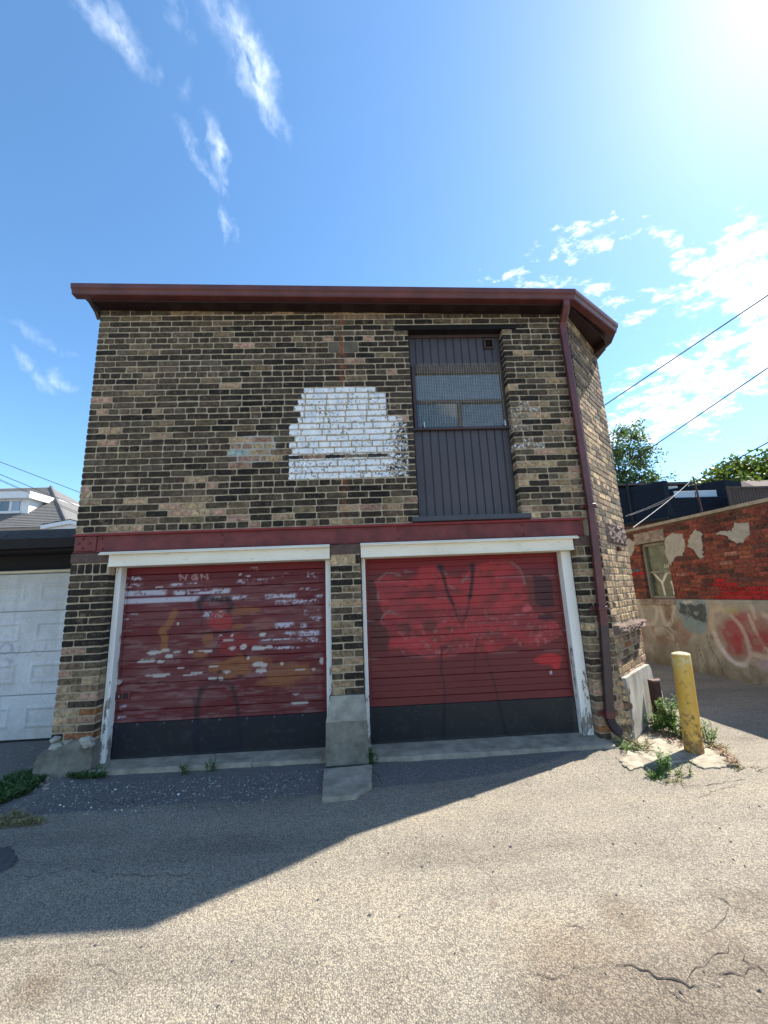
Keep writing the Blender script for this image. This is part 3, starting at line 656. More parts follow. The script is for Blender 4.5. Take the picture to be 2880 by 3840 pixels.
k = 0; z = 4.86
while z > .04:
    zc = z-.0365; k += 1
    if 1.0 < zc < 1.09: z -= PITCH_Z; continue
    infill = 1.09 < zc < 1.965; lint = 1.97 < zc < 2.25
    segs = []
    if infill: segs = [(0.0, .215, False), (.225, 1.0, True), (1.012, CL, False)]
    elif lint: segs = [(0, .275, False), (1.08, CL, False)]
    else: segs = [(0.0, CL, k % 6 == 0)]
    for (a, b, hd) in segs:
        s = a; first = True
        while s < b-.02:
            L = (.105 if hd else BL)*((.5 if k % 2 else 1) if first and not hd else 1)+rc.uniform(-.008, .008)
            if b-(s+L) < .05: L = b-s
            L = min(L, b-s); ch_brick(s, s+L, zc+rc.uniform(-.003, .003), .060, .0 if (infill and hd) else 0); s += L+.012; first = False
    z -= PITCH_Z
cfo = stuff(cf.build('corner_brick_field', M['brick'], corner)); cfo.color = (0, 0, 0, 1)
def rough_stone(name, s0, s1, d0, d1, z0, z1, mat, amp=.02, ns=16, nz=6, seed=0):
    mb = MB(); r = random.Random(seed); vs = []
    for j in range(nz+1):
        for i in range(ns+1):
            e = 0 if 0 < i < ns and 0 < j < nz else 1; s = s0+(s1-s0)*i/ns; zz = z0+(z1-z0)*j/nz
            d = d0+(amp*.8 if e else amp*(r.random()-.7)); vs.append(ch(s+r.uniform(-.006, .006), d, zz+r.uniform(-.006, .006)))
    n = len(vs); fs = [(j*(ns+1)+i, j*(ns+1)+i+1, (j+1)*(ns+1)+i+1, (j+1)*(ns+1)+i) for j in range(nz) for i in range(ns)]
    ring = [i for i in range(ns+1)]+[j*(ns+1)+ns for j in range(1, nz+1)]+[nz*(ns+1)+i for i in range(ns-1, -1, -1)]+[j*(ns+1) for j in range(nz-1, 0, -1)]
    back = []
    for q in ring:
        x, y, zz = vs[q]; back.append((x+ci[0]*(d1-d0), y+ci[1]*(d1-d0), zz))
    m = len(ring); mb.add(vs+back, fs+[(ring[i], n+i, n+(i+1) % m, ring[(i+1) % m]) for i in range(m)]); return mb.build(name, mat, corner)
rough_stone('stone_lintel', .275, 1.085, -.012, .1, 1.972, 2.245, M['stone'], .035, 18, 8, 2)
rough_stone('stone_sill', .02, 1.12, -.075, .1, .995, 1.085, M['stone'], .03, 26, 5, 3)
rn = MB(); pts = [(.01, .0), (.05, .30), (.0, .575), (.5, .572), (1.02, .562), (1.10, .50), (1.19, .05), (1.2, .0)]
vs = [ch(s, -.045, z_) for s, z_ in pts]+[ch(s*.99+.005, .05, z_) for s, z_ in pts]; n = len(pts)
rn.add(vs, [tuple(range(n))]+[(i, (i+1) % n, n+(i+1) % n, n+i) for i in range(n)]); rn.build('cement_render', M['render'], corner)
for i in range(7):                              # toothed brick stubs left of the render
    zz = .06+i*.072; cf2 = MB(); cf2.cbox(5.57, 5.57+.055+.035*(i % 2), -.004, .09, zz, zz+.058, .006, .004); o = cf2.build('brick', M['brick'], corner); o.color = (*pick(rc, buff=2, tan=1, cream=.6), 1)
MB().add([ch(s, d, z_) for s, d, z_ in ((.60, -.03, 1.955), (.66, -.03, 1.955), (.66, .05, 1.955), (.60, .05, 1.955), (.61, -.03, 1.90), (.68, -.04, 1.91), (.66, .05, 1.90), (.61, .05, 1.90))],
         [(0, 1, 2, 3), (4, 5, 6, 7), (0, 1, 5, 4), (1, 2, 6, 5), (2, 3, 7, 6), (3, 0, 4, 7)]).build('red_wedge', M['gutter'], corner)

# other walls and the roof
sw = MB(); sw.box(.006, .3, .31, 6.5, 0, 4.9); sw.box(FAR[0]-.3, FAR[0]-.006, FAR[1]+.02, 6.5, 0, 4.82); sw.box(.006, FAR[0]-.006, 6.51, 6.8, 0, 4.8); sw.build('rear_walls', M['mortar'], bld)
MB().add([(-.12, -.20, 4.995), (5.55, -.20, 4.885), (6.44, .34, 4.85), (6.56, .66, 4.87), (6.56, 7, 5.3), (-.15, 7, 5.4),
          (-.12, -.20, 4.97), (5.55, -.20, 4.86), (6.44, .34, 4.825), (6.56, .66, 4.84), (6.56, 7, 5.2), (-.15, 7, 5.3)],
         [(0, 1, 2, 3, 4, 5), (6, 7, 8, 9, 10, 11)]+[(i, (i+1) % 6, 6+(i+1) % 6, 6+i) for i in range(6)]).build('roof', M['gutter_dark'], bld)
GL = [(-.165, -.155, 4.905), (5.535, -.155, 4.795), (6.385, .415, 4.765)]     # back top line of the gutter run (foot of profile)
def gutter_frames(pts):
    out = []
    for i, p in enumerate(pts):
        ds = []
        if i > 0: ds.append(np.array(pts[i])-np.array(pts[i-1]))
        if i < len(pts)-1: ds.append(np.array(pts[i+1])-np.array(pts[i]))
        ns = []
        for d in ds: d = d[:2]/np.linalg.norm(d[:2]); ns.append(np.array([d[1], -d[0]]))
        nn = sum(ns); nn /= np.linalg.norm(nn); k = 1/max(.3, nn@ns[0]); out.append((p, (nn[0]*k, nn[1]*k, 0), (0, 0, 1)))
    return out
prof = [(0.0, .02), (.075, .02), (.085, .028), (.088, .05), (.095, .066), (.112, .085), (.116, .120), (.116, .134), (.104, .134), (.102, .10), (.01, .06), (0, .12)]
gut = MB(); gut.sweep(prof, gutter_frames(GL)); gut.build('gutter', M['gutter'], bld)
fas = MB(); FP = [(-.01, -.148, 4.902), (5.525, -.148, 4.798), (6.36, .50, 4.765)]
fas.sweep([(0, 0), (.004, 0), (.004, .10), (0, .10)], gutter_frames(FP)); fas.build('fascia', M['gutter_dark'], bld)
so = MB(); zl = lambda x: 4.905-.0195*x
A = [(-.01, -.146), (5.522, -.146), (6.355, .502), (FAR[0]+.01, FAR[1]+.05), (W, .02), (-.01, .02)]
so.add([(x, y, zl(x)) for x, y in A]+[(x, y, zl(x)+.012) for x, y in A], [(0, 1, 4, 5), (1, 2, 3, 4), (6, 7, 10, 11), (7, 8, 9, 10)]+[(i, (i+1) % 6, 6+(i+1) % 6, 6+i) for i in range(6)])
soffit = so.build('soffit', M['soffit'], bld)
ends = MB(); ends.add([(-.012, -.15, 4.90), (-.012, .03, 4.90), (-.012, .03, 4.80), (-.012, -.03, 4.86), (-.05, -.15, 4.905), (-.05, .03, 4.905), (-.05, .03, 4.80), (-.05, -.03, 4.86)], [(0, 1, 2, 3), (4, 5, 6, 7), (0, 1, 5, 4), (1, 2, 6, 5), (2, 3, 7, 6), (3, 0, 4, 7)])
ends.build('eave_return', M['gutter_dark'], bld)
e2 = MB(); q = [ (6.355, .50), (6.42, .60), (6.44, .84), (6.30, .80)]
e2.prism(q, 4.70, 4.88); e2.build('eave_return', M['gutter_dark'], bld)
vent = MB()                                       # perforations: rows of small pits in alternate soffit panels
for pnl in range(3, 27):
    if pnl % 2: continue
    x0 = .20*pnl+.03
    for i in range(6):
        for j in range(5):
            x = x0+i*.024; y = -.13+j*.024; s = .005; vent.add([(x-s, y-s, zl(x)-.0015), (x+s, y-s, zl(x)-.0015), (x+s, y+s, zl(x)-.0015), (x-s, y+s, zl(x)-.0015)], [(0, 1, 2, 3)])
stuff(vent.build('soffit_holes', simple('soffit_vent_hole', (.085, .06, .058), .6, .1), soffit))
seam = MB()
for k in range(1, 27): x = .2*k; seam.box(x-.002, x+.002, -.144, .005, zl(x)-.004, zl(x)+.001)
stuff(seam.build('soffit_seams', M['soffit'], soffit))

# downspout
def rect_path(mb, pts, hw, hd):
    n = len(pts); frames = []
    for i, p in enumerate(pts):
        t = np.array(pts[min(i+1, n-1)])-np.array(pts[max(i-1, 0)]); t = t/np.linalg.norm(t)
        a = np.array([1, 0, 0])-t*t[0]; a /= np.linalg.norm(a); b = np.cross(t, a); frames.append((p, a, b))
    b = .008; mb.sweep([(-hw+b, -hd), (hw-b, -hd), (hw, -hd+b), (hw, hd-b), (hw-b, hd), (-hw+b, hd), (-hw, hd-b), (-hw, -hd+b)], frames)
ds = MB(); rect_path(ds, [(5.468, -.21, 4.82), (5.47, -.205, 4.76), (5.472, -.15, 4.69), (5.473, -.08, 4.63), (5.473, -.052, 4.57), (5.488, -.05, 3.6), (5.497, -.05, 2.36), (5.470, -.05, 1.55)], .037, .028)
spout = ds.build('downspout', M['gutter'], bld)
d2 = MB(); rect_path(d2, [(5.472, -.05, 1.57), (5.452, -.05, 1.10)], .0395, .030); d2.build('pipe_section', M['gutter'], spout)
d3 = MB(); rect_path(d3, [(5.453, -.05, 1.102), (5.382, -.05, .27)], .041, .032); d3.build('pipe_section', M['gutter_dark'], spout)
d4 = MB(); rect_path(d4, [(5.384, -.05, .29), (5.378, -.05, .22)], .044, .035); d4.build('collar', M['gutter'], spout)
el = MB(); ep = []
for k in range(13):
    a = k/12*R(62); ep.append((5.378+.16*(1-math.cos(a))+.0, -.05-.02*math.sin(a), .225-.16*math.sin(a)))
for i in range(12):                                # ribbed elbow
    p, q = np.array(ep[i]), np.array(ep[i+1]); t = (q-p); tt = t/np.linalg.norm(t); a = np.array([1, 0, 0])-tt*tt[0]; a /= np.linalg.norm(a); b = np.cross(tt, a)
    for (c0, w) in ((p, .040), ((p+q)/2, .034)): pass
    el.sweep([(-.040, -.032), (.040, -.032), (.040, .032), (-.040, .032)], [(p, a*.86, b*.86), ((p+q)/2, a, b), (q, a*.86, b*.86)], cap=(i == 11))
el.build('elbow', M['gutter_dark'], spout)
for zz, xx in ((2.37, 5.50), (1.275, 5.455), (.26, 5.38)):
    MB().cbox(xx-.10, xx+.10, -.012, -.001, zz-.02, zz+.02, .003).cbox(xx-.047, xx+.047, -.088, -.012, zz-.02, zz+.02, .003).build('bracket', M['gutter'], spout)

# steel beam over the doors
bm_ = MB(); bm_.box(.0, 5.42, .012, .25, 2.06, 2.224); beam = bm_.build('steel_beam', M['beam'], bld)
MB().cbox(.005, 5.42, -.02, .25, 2.2245, 2.2485, .002).build('top_flange', M['flange'], beam); MB().cbox(.005, 5.42, -.012, .25, 2.051, 2.0595, .002).build('bottom_flange', M['beam'], beam)
MB().cbox(.012, .225, -.002, .02, 2.066, 2.2225, .003).build('end_plate', M['beam'], beam)
def bolt(x, z, parent, mat, y=-.002, r=.014):
    m = MB(); m.sweep([(r*math.cos(a), r*math.sin(a)) for a in [k*math.pi/3 for k in range(6)]], [((x, y+.02, z), (1, 0, 0), (0, 0, 1)), ((x, y-.007, z), (1, 0, 0), (0, 0, 1)), ((x, y-.012, z), (.75, 0, 0), (0, 0, .75))]); m.build('bolt', mat, parent)
for x, z in ((.09, 2.20), (.095, 2.10), (.16, 2.15), (.052, 2.15)): bolt(x, z, beam, M['beam'], -.004)
for x, z in ((.273, 2.20), (.283, 2.09), (1.503, 2.194), (1.506, 2.087), (3.38, 2.19), (3.376, 2.092), (4.75, 2.19), (4.75, 2.09)): bolt(x, z, beam, M['beam'], .010)
for (x0, x1) in ((-.015, .386), (2.640, 2.966), (5.285, 5.56)):
    MB().cbox(x0, x1, -.003, .2, 1.942, 2.047, .004, .002).build('stone_cap', M['cap'], bld)

# concrete feet, door sills
ft = MB()
vs = []; prof2 = [(.02, .0), (-.215, .0), (-.2, .365), (-.02, .55), (.02, .555)]
for (x0, x1) in ((2.595, 2.99),):
    L_ = [(x0, *prof2[0]), (x0, *prof2[1]), (x0+.005, *prof2[2]), (x0+.035, *prof2[3]), (x0+.035, *prof2[4])]; R_ = [(x1, *prof2[0]), (x1, *prof2[1]), (x1-.004, *prof2[2]), (x1-.03, *prof2[3]), (x1-.03, *prof2[4])]
    ft.add(L_+R_, [(1, 6, 7, 2), (0, 1, 2, 3, 4), (5, 6, 7, 8, 9), (0, 1, 6, 5), (3, 4, 9, 8)]); ft.add([L_[2], R_[2], R_[3], L_[3]], [(0, 1, 2, 3)], mi=1)
    ft.box(x0+.02, x1-.02, .0, .28, -.03, .54)
ft.build('pier_foot', [M['concrete_dark'], M['concrete']], bld, fixn=True)
lf = MB(); r5 = random.Random(4); ringz = [(-.03, .0), (.10, .0), (.17, .012), (.215, .05)]
vs = []
for zz, ins in ringz:
    for (x, y) in [(-.075+ins, -.075+ins), (.05, -.088+ins), (.18, -.08+ins), (.30, -.062+ins), (.40-ins, -.03+ins), (.40-ins, .15), (-.075+ins, .15)]:
        vs.append((x+r5.uniform(-.008, .008), y+r5.uniform(-.008, .008), zz+(r5.uniform(-.012, .02)+(.07 if x > .17 else 0) if zz > .15 else 0)))
lf.add(vs, [(j*7+i, j*7+(i+1) % 7, (j+1)*7+(i+1) % 7, (j+1)*7+i) for j in range(3) for i in range(7)]+[tuple(range(21, 28))]); lf.build('pier_foot', M['concrete_dark'], bld)
rk = MB()
for _ in range(10): x = r5.uniform(.0, .37); s = r5.uniform(.02, .055); zz = r5.uniform(.2, .3); rk.cbox(x-s, x+s, -.055, .02, zz-s*.6, zz+s*.6, s*.35, .01)
stuff(rk.build('broken_mortar', M['parge'], bld))
def sill(x0, x1, yf0, yf1, name='door_sill'):
    m = MB(); n = 24; vs = []; r = random.Random(int(x0*10))
    for i in range(n+1):
        x = x0+(x1-x0)*i/n; yf = yf0+(yf1-yf0)*i/n+r.uniform(-.008, .008); g = gz(x, yf)
        vs += [(x, yf, g-.05), (x, yf, .012), (x, yf+.02, .021+r.uniform(-.002, .002)), (x, .26, .028)]
    m.add(vs, [(4*i+k, 4*i+4+k, 4*i+5+k, 4*i+1+k) for i in range(n) for k in range(3)]); return m.build(name, M['concrete'], bld)
sill(.36, 2.60, -.06, -.10); sill(2.985, 5.33, -.15, -.17)

# door frames and garage doors
def garage_door(x0, x1, px, py, grooves, paint, kick_z, secs, hb, hc):
    """x0..x1 opening between piers; grooves: z of slat joints from the top"""
    fr = MB(); yj = .10
    f = fr.cbox(hb[0], hb[1], -.018, .28, 1.897, 2.025, .003).build('door_frame', M['header'], bld)
    MB().cbox(x0+.004, x0+px, yj, .30, .022, 1.897, .004).build('jamb', M['frame'], f); MB().cbox(x1-py, x1-.004, yj, .30, .022, 1.897, .004).build('jamb', M['frame'], f)
    cr = MB(); cp = [(0, 0), (-.045, 0), (-.050, .012), (-.030, .018), (-.022, .03), (0, .032)]
    cr.sweep([(a, b) for a, b in cp], [((hc[0], -.018, 2.017), (0, 1, 0), (0, 0, 1)), ((hc[1], -.018, 2.017), (0, 1, 0), (0, 0, 1))]); cr.build('crown_moulding', M['header'], f)
    MB().cbox(hb[0], hb[1], -.026, -.018, 1.897, 1.915, .002).build('drip_edge', M['header'], f)
    a, b = x0+px+.002, x1-py-.002
    back = MB(); back.box(a-.004, b+.004, .215, .29, .022, 1.90)
    g = back.build('garage_door', M['black'], bld)
    def coloured(name, xa, xb, za, zb, prof_fn, nx, parent):
        pr = prof_fn(za, zb); xs = np.linspace(xa, xb, nx); P = [(x, y, z) for (y, z) in pr for x in xs]; n = nx; k = len(pr)
        arr = np.array(P); c = paint(arr[:, 0], arr[:, 2]); mb = MB(); mb.v = [tuple(p) for p in P]; mb.c = [tuple(q) for q in c]
        mb.f = [(j*n+i, j*n+i+1, (j+1)*n+i+1, (j+1)*n+i) for j in range(k-1) for i in range(n-1)]; mb.mi = [0]*len(mb.f)
        return mb.build(name, M['doorpaint'], parent, fixn=False)
    stile = .028
    for zt, zb in zip(grooves[:-1], grooves[1:]):
        big = any(abs(zt-s) < .012 for s in secs)
        def prof_s(za, zb_, big=big):
            zt_ = zb_; d = .010 if big else .0035; e = .009 if big else .004
            inner = list(np.linspace(za+.003, zt_-e, max(3, int((zt_-za)/.011))))
            return [(.204, za), (.1985, za+.001)]+[(.197+.004*(z-za)/(zt_-za), z) for z in inner]+[(.200+d, zt_-.001), (.2005+d, zt_)]
        coloured('slat', a+stile, b-stile, zb, zt, prof_s, int((b-a)/.0105), g)
    for (xa, xb) in ((a, a+stile-.002), (b-stile+.002, b)):
        coloured('stile', xa, xb, kick_z, grooves[0], lambda za, zb_: [(.212, za)]+[(.196, z) for z in np.linspace(za+.001, zb_-.001, 130)]+[(.212, zb_)], 4, g)
    coloured('kick_plate', a, b, .026, kick_z, lambda za, zb_: [(.212, za), (.192, za+.001)]+[(.190, z) for z in np.linspace(za+.004, zb_-.004, 32)]+[(.192, zb_-.001), (.212, zb_)], int((b-a)/.0105), g)
    MB().box(a, b, .188, .211, .020, .027).build('rubber_seal', M['black'], g)
    return g
sd = 900/1659.
def LD(x, y): p = hity(380+x*sd, 2040+y*sd, .2); return (p[0], p[2])
def RD(x, y): p = hity(1330+x*sd, 2000+y*sd, .2); return (p[0], p[2])
PXM = 1/353.                                       # photo pixel to metre near the doors
DK = .80
def paint_left(x, z):
    P = Paint(x, z, srgb(104, 22, 28, DK)); n1 = fbm(x*1.6, z*9, 1); n2 = fbm(x*5, z*40, 2); n3 = fbm(x*30, z*45, 3)
    P.put(srgb(126, 74, 74, DK), .65*sstep(.40, .60, n1)*sstep(1.82, 1.55, z)*(.45+.55*n3))
    P.put(srgb(150, 112, 110, DK), .5*sstep(.52, .72, n2)*sstep(1.85, 1.6, z))
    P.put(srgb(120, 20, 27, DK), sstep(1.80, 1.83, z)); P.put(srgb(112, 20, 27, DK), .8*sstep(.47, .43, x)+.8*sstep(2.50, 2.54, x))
    oc = srgb(150, 92, 48, DK)
    P.line(oc, [LD(505, 470), LD(465, 560), LD(420, 600), LD(440, 650), LD(430, 730)], .075, .85, .25, 3)
    for e in ((1000, 460, .13, .03, .8), (960, 570, .06, .03, .7), (740, 660, .05, .07, .8), (680, 760, .1, .05, .75), (900, 860, .3, .075, .85), (1090, 810, .1, .05, .8), (1330, 900, .20, .085, .75), (1150, 960, .12, .03, .6)):
        c = LD(e[0], e[1]); P.ell(oc, c[0], c[1], e[2]*1.15, e[3]*1.2, e[4]*(.55+.45*sstep(.35, .6, fbm(x*4, z*22, 77))), .3, 1.1, 7+e[0], 6)
    c = LD(815, 530); P.ell(srgb(165, 48, 48, DK), c[0], c[1], .145, .115, .9, .35, .25, 5); c = LD(815, 480); P.ell(srgb(150, 75, 48, DK), c[0], c[1], .06, .05, .6, .5, .3, 6)
    P.poly(srgb(135, 28, 36, DK), [LD(815, 640), LD(960, 625), LD(1100, 640), LD(1080, 690), LD(960, 720), LD(940, 770), LD(805, 770)], .85, .03, 4)
    c = LD(1130, 550); P.ell(srgb(140, 88, 80, DK), c[0], c[1], .16, .06, .7, .3, .3, 9)
    wht = srgb(205, 203, 216, DK)                    # paint worn back to white primer
    wn = fbm(x*7, z*55, 11, 5); wn2 = fbm(x*55, z*70, 13, 4); ws = .55*wn+.45*wn2
    for (xa, xb, y, h, s) in ((135, 450, 345, .030, .30), (500, 890, 338, .026, .38), (122, 680, 400, .030, .26), (720, 860, 380, .024, .40), (900, 1010, 375, .022, .42), (1130, 1345, 365, .024, .38), (1200, 1500, 405, .022, .44),
                              (1480, 1535, 355, .02, .42), (150, 280, 240, .026, .47), (150, 280, 290, .02, .44), (480, 560, 285, .016, .42), (600, 700, 270, .016, .5), (940, 1150, 262, .022, .48), (1370, 1500, 310, .022, .49), (1400, 1530, 470, .03, .48),
                              (1440, 1520, 520, .022, .44), (1200, 1330, 565, .030, .42), (1380, 1420, 565, .024, .43), (1270, 1340, 620, .022, .45), (1365, 1505, 620, .028, .38), (700, 860, 490, .03, .48), (140, 260, 505, .03, .50), (150, 210, 590, .02, .50),
                              (130, 180, 1130, .02, .45), (110, 170, 1195, .025, .45), (1100, 1330, 665, .012, .45), (1200, 1380, 720, .012, .46), (1000, 1500, 230, .03, .56), (1030, 1100, 175, .02, .55), (1350, 1500, 670, .03, .53)):
        (ax, az), (bx, _) = LD(xa, y), LD(xb, y); m = sstep(ax-.02, ax+.03, x)*sstep(bx+.02, bx-.03, x)*sstep(h*1.25, h*.6, np.abs(z-az-(x-ax)*.0)); P.put(wht, .85*m*sstep(s+.03, s+.12, ws))
    bare = srgb(198, 188, 180, DK)                   # flaked chips along the slat edges
    for (cx, cy, hw, hh) in ((370, 750, 52, 11), (440, 738, 30, 10), (525, 746, 27, 9), (465, 776, 30, 12), (285, 812, 40, 9), (340, 808, 40, 9), (412, 812, 24, 10), (905, 630, 10, 9), (875, 664, 38, 7), (905, 718, 24, 9), (980, 712, 26, 14), (1060, 720, 24, 13), (1105, 720, 32, 12),
                             (1160, 712, 26, 10), (1115, 625, 24, 10), (1100, 832, 46, 15), (1095, 876, 40, 14), (1522, 805, 14, 20), (870, 884, 34, 9), (660, 893, 45, 9), (600, 905, 30, 6), (390, 908, 62, 9), (320, 912, 20, 5), (105, 955, 30, 14), (742, 742, 22, 8), (690, 738, 26, 5), (620, 745, 20, 8),
                             (530, 550, 9, 8), (1015, 790, 10, 7), (1375, 870, 40, 4), (1465, 868, 22, 4), (1340, 1040, 40, 4), (1370, 1098, 50, 5), (1410, 1098, 16, 6), (765, 930, 36, 9), (825, 930, 22, 11), (1250, 828, 12, 6), (780, 845, 30, 5), (960, 210, 12, 6), (400, 297, 26, 5), (545, 855, 30, 3), (825, 630, 12, 6)):
        c = LD(cx, cy); P.ell(bare, c[0], c[1], hw*PXM*sd*1.05, hh*PXM*sd*1.15, .95, .12, .55, cx, 24)
    for (cx, cy, r) in ((475, 843, 14), (510, 805, 10), (515, 842, 9), (625, 848, 14), (705, 797, 8), (820, 883, 30), (960, 915, 22), (395, 955, 9), (250, 770, 5), (800, 700, 8), (1080, 472, 6)):
        c = LD(cx, cy); P.ell(srgb(70, 20, 22, DK), c[0], c[1], r*PXM*sd, r*.6*PXM*sd, .8, .4, .5, cx, 20)
    P.line(srgb(70, 25, 25, DK), [LD(735, 768), LD(790, 720), LD(820, 670)], .012, .7, .5); P.line(srgb(70, 25, 25, DK), [LD(630, 845), LD(690, 808)], .008, .6, .5)
    bk = srgb(34, 20, 26, DK)                        # soft black spray
    P.line(bk, [LD(690, 455), LD(672, 395), LD(740, 375), LD(830, 392)], .065, .85, .9, 2); P.line(bk, [LD(860, 375), LD(900, 420), LD(880, 460)], .07, .8, .9, 2)
    P.line(bk, [LD(690, 618), LD(800, 610), LD(895, 606)], .03, .7, .9, 2); P.line(bk, [LD(700, 510), LD(690, 570)], .04, .35, .9)
    st = [LD(670, 1480), LD(660, 1300), LD(668, 1100), LD(690, 1010), LD(750, 965), LD(850, 955), LD(905, 990), LD(930, 1080), LD(950, 1200), LD(972, 1470)]
    P.line(bk, st[:4], .062, .75, .8, 3); P.line(bk, st[3:7], .07, .45, .9, 3); P.line(bk, st[6:], .045, .72, .8, 3); P.line(bk, [LD(640, 1060), LD(650, 1160), LD(655, 1230)], .04, .5, .9, 4)
    pk = srgb(196, 150, 150, DK)                     # scratched letters
    for s_ in ([(548, 246), (540, 210)], [(540, 210), (582, 244)], [(582, 244), (592, 212)], [(662, 214), (634, 218), (630, 242), (662, 242), (664, 230), (648, 230)], [(694, 244), (690, 212)], [(690, 212), (738, 243)], [(738, 243), (730, 206)]):
        P.line(pk, [LD(*q) for q in s_], .016, .8, .4, 1)
    nav = np.stack([np.full_like(x, c) for c in srgb(30, 32, 42, 1.1)], 1); k = (z < .352)[:, None]
    kp = Paint(x, z, srgb(27, 28, 33)); kp.put(srgb(20, 25, 38), .7*sstep(.4, .7, fbm(x*2, z*3, 6))); kp.put(srgb(70, 70, 76), .25*sstep(.6, .75, fbm(x*25, z*25, 8))); kp.line(srgb(12, 18, 40), st[:3], .07, .8, .7); kp.line(srgb(12, 18, 40), st[7:], .045, .8, .7)
    kp.put(srgb(80, 78, 76), .5*sstep(.05, .03, z)*fbm(x*20, z*20, 4))
    for q in range(9): P_ = LD(60+q*190, 1240-q*8.3); kp.ell(srgb(150, 140, 140), P_[0], .335, .006, .006, .8, .2, 0)
    return np.where(k, kp.c, P.c)
def paint_right(x, z):
    P = Paint(x, z, srgb(112, 38, 38, DK)); n1 = fbm(x*2, z*8, 21); n2 = fbm(x*9, z*16, 22); n3 = fbm(x*26, z*30, 23)
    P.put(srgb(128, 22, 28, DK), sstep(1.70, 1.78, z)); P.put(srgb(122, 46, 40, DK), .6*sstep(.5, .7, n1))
    red = srgb(178, 50, 52, DK); red2 = srgb(190, 58, 60, DK)
    poly = [RD(*q) for q in ((145, 330), (200, 285), (300, 275), (350, 330), (430, 300), (470, 240), (570, 225), (640, 290), (720, 310), (800, 220), (900, 200), (1060, 195), (1140, 245), (1165, 320), (1190, 430), (1205, 520), (1240, 540), (1400, 620), (1440, 700), (1330, 760), (1200, 790), (1050, 760), (960, 830), (780, 820), (600, 850), (430, 840), (260, 830), (240, 740), (180, 660), (175, 560), (165, 450))]
    P.put(srgb(150, 40, 42, DK), .75*inpoly(x+(fbm(x*5, z*5, 90)-.5)*.1, z+(fbm(x*5+9, z*5, 91)-.5)*.1, poly)); P.put(red, .8*inpoly(x+(fbm(x*6, z*6, 92)-.5)*.12, z+(fbm(x*6+9, z*6, 93)-.5)*.12, poly)*sstep(.34, .56, fbm(x*2.5, z*10, 94)))
    inp = inpoly(x, z, poly); P.put(red2, .6*sstep(.5, .7, n1)*inp); P.put(srgb(140, 52, 52, DK), .7*sstep(.52, .68, fbm(x*3, z*9, 25))*inp); P.put(srgb(120, 50, 40, DK), .75*sstep(.56, .70, n2)*inp)
    P.put(srgb(176, 110, 105, DK), .6*sstep(.60, .74, n3)*sstep(1.45, 1.1, z)*sstep(.6, .85, z)*inp)
    for (cx, cy, rx, rz, a) in ((400, 420, .16, .06, .5), (330, 660, .10, .05, .7), (520, 640, .09, .07, .8), (540, 380, .07, .09, .6), (940, 320, .05, .10, .4), (930, 480, .12, .04, .5), (420, 540, .12, .06, .4), (420, 680, .03, .04, .7), (1000, 700, .05, .08, .4)):
        c = RD(cx, cy); P.ell(srgb(98, 44, 36, DK), c[0], c[1], rx, rz, a, .5, .6, cx, 9)
    bw = srgb(92, 38, 32, DK)
    for (cx, cy, rx, rz, a) in ((150, 560, .07, .08, .9), (175, 720, .11, .14, .9), (120, 400, .045, .14, .8), (125, 620, .05, .05, .9), (330, 312, .05, .012, .8)):
        c = RD(cx, cy); P.ell(bw, c[0], c[1], rx, rz, a, .12, .3, cx, 7)
    dkb = srgb(66, 26, 28, DK)
    P.poly(dkb, [RD(1235, 295), RD(1320, 290), RD(1365, 330), RD(1380, 495), RD(1300, 515), RD(1255, 480), RD(1240, 400)], .9, .02, 31, 14); P.poly(srgb(112, 54, 38, DK), [RD(1180, 330), RD(1235, 300), RD(1245, 420), RD(1260, 490), RD(1215, 490)], .7, .03, 5)
    c = RD(1320, 590); P.ell(dkb, c[0], c[1], .09, .05, .85, .2, .9, 3, 20); c = RD(1190, 520); P.ell(srgb(205, 90, 92, DK), c[0], c[1], .06, .04, .8, .3, .5, 4)
    c = RD(1330, 870); P.ell(srgb(196, 42, 44, DK), c[0], c[1], .17, .06, .9, .3, .4, 6, 8); c = RD(1390, 900); P.ell(srgb(196, 42, 44, DK), c[0], c[1], .05, .06, .9, .3, .3, 6)
    gr = srgb(128, 128, 122, DK)
    for s_ in ([(160, 330), (190, 295), (240, 272), (310, 288)], [(1080, 200), (1130, 235), (1160, 290), (1175, 350)], [(180, 605), (205, 560), (245, 540), (290, 560)], [(158, 405), (165, 460)], [(345, 265), (395, 268)], [(600, 260), (640, 280)], [(650, 360), (690, 385)], [(740, 340), (775, 300)]):
        P.line(gr, [RD(*q) for q in s_], .022, .55, .7, 3, .8)
    for y in (330, 458, 597, 720, 860): c = RD(100, y); P.put(srgb(170, 130, 125, DK), .45*sstep(.012, .004, np.abs(z-c[1]+.012))*sstep(.5, .65, fbm(x*6, z*3, y)))
    bk = srgb(30, 20, 24, DK)
    P.line(bk, [RD(590, 225), RD(615, 300), RD(640, 400), RD(680, 490)], .048, .85, .8, 2); P.line(bk, [RD(815, 215), RD(812, 330), RD(795, 440)], .05, .88, .8, 2)
    P.line(bk, [RD(680, 490), RD(715, 590), RD(745, 612), RD(775, 560), RD(795, 440)], .028, .6, .8, 3); P.line(bk, [RD(583, 235), RD(597, 240)], .07, .8, .8); P.line(bk, [RD(812, 215), RD(813, 245)], .06, .6, .8)
    dk = srgb(60, 22, 28, DK)
    k1 = [RD(605, 800), RD(598, 900), RD(600, 960), RD(622, 1080), RD(612, 1420)]; k2 = [RD(940, 960), RD(975, 1080), RD(995, 1180), RD(1050, 1400)]
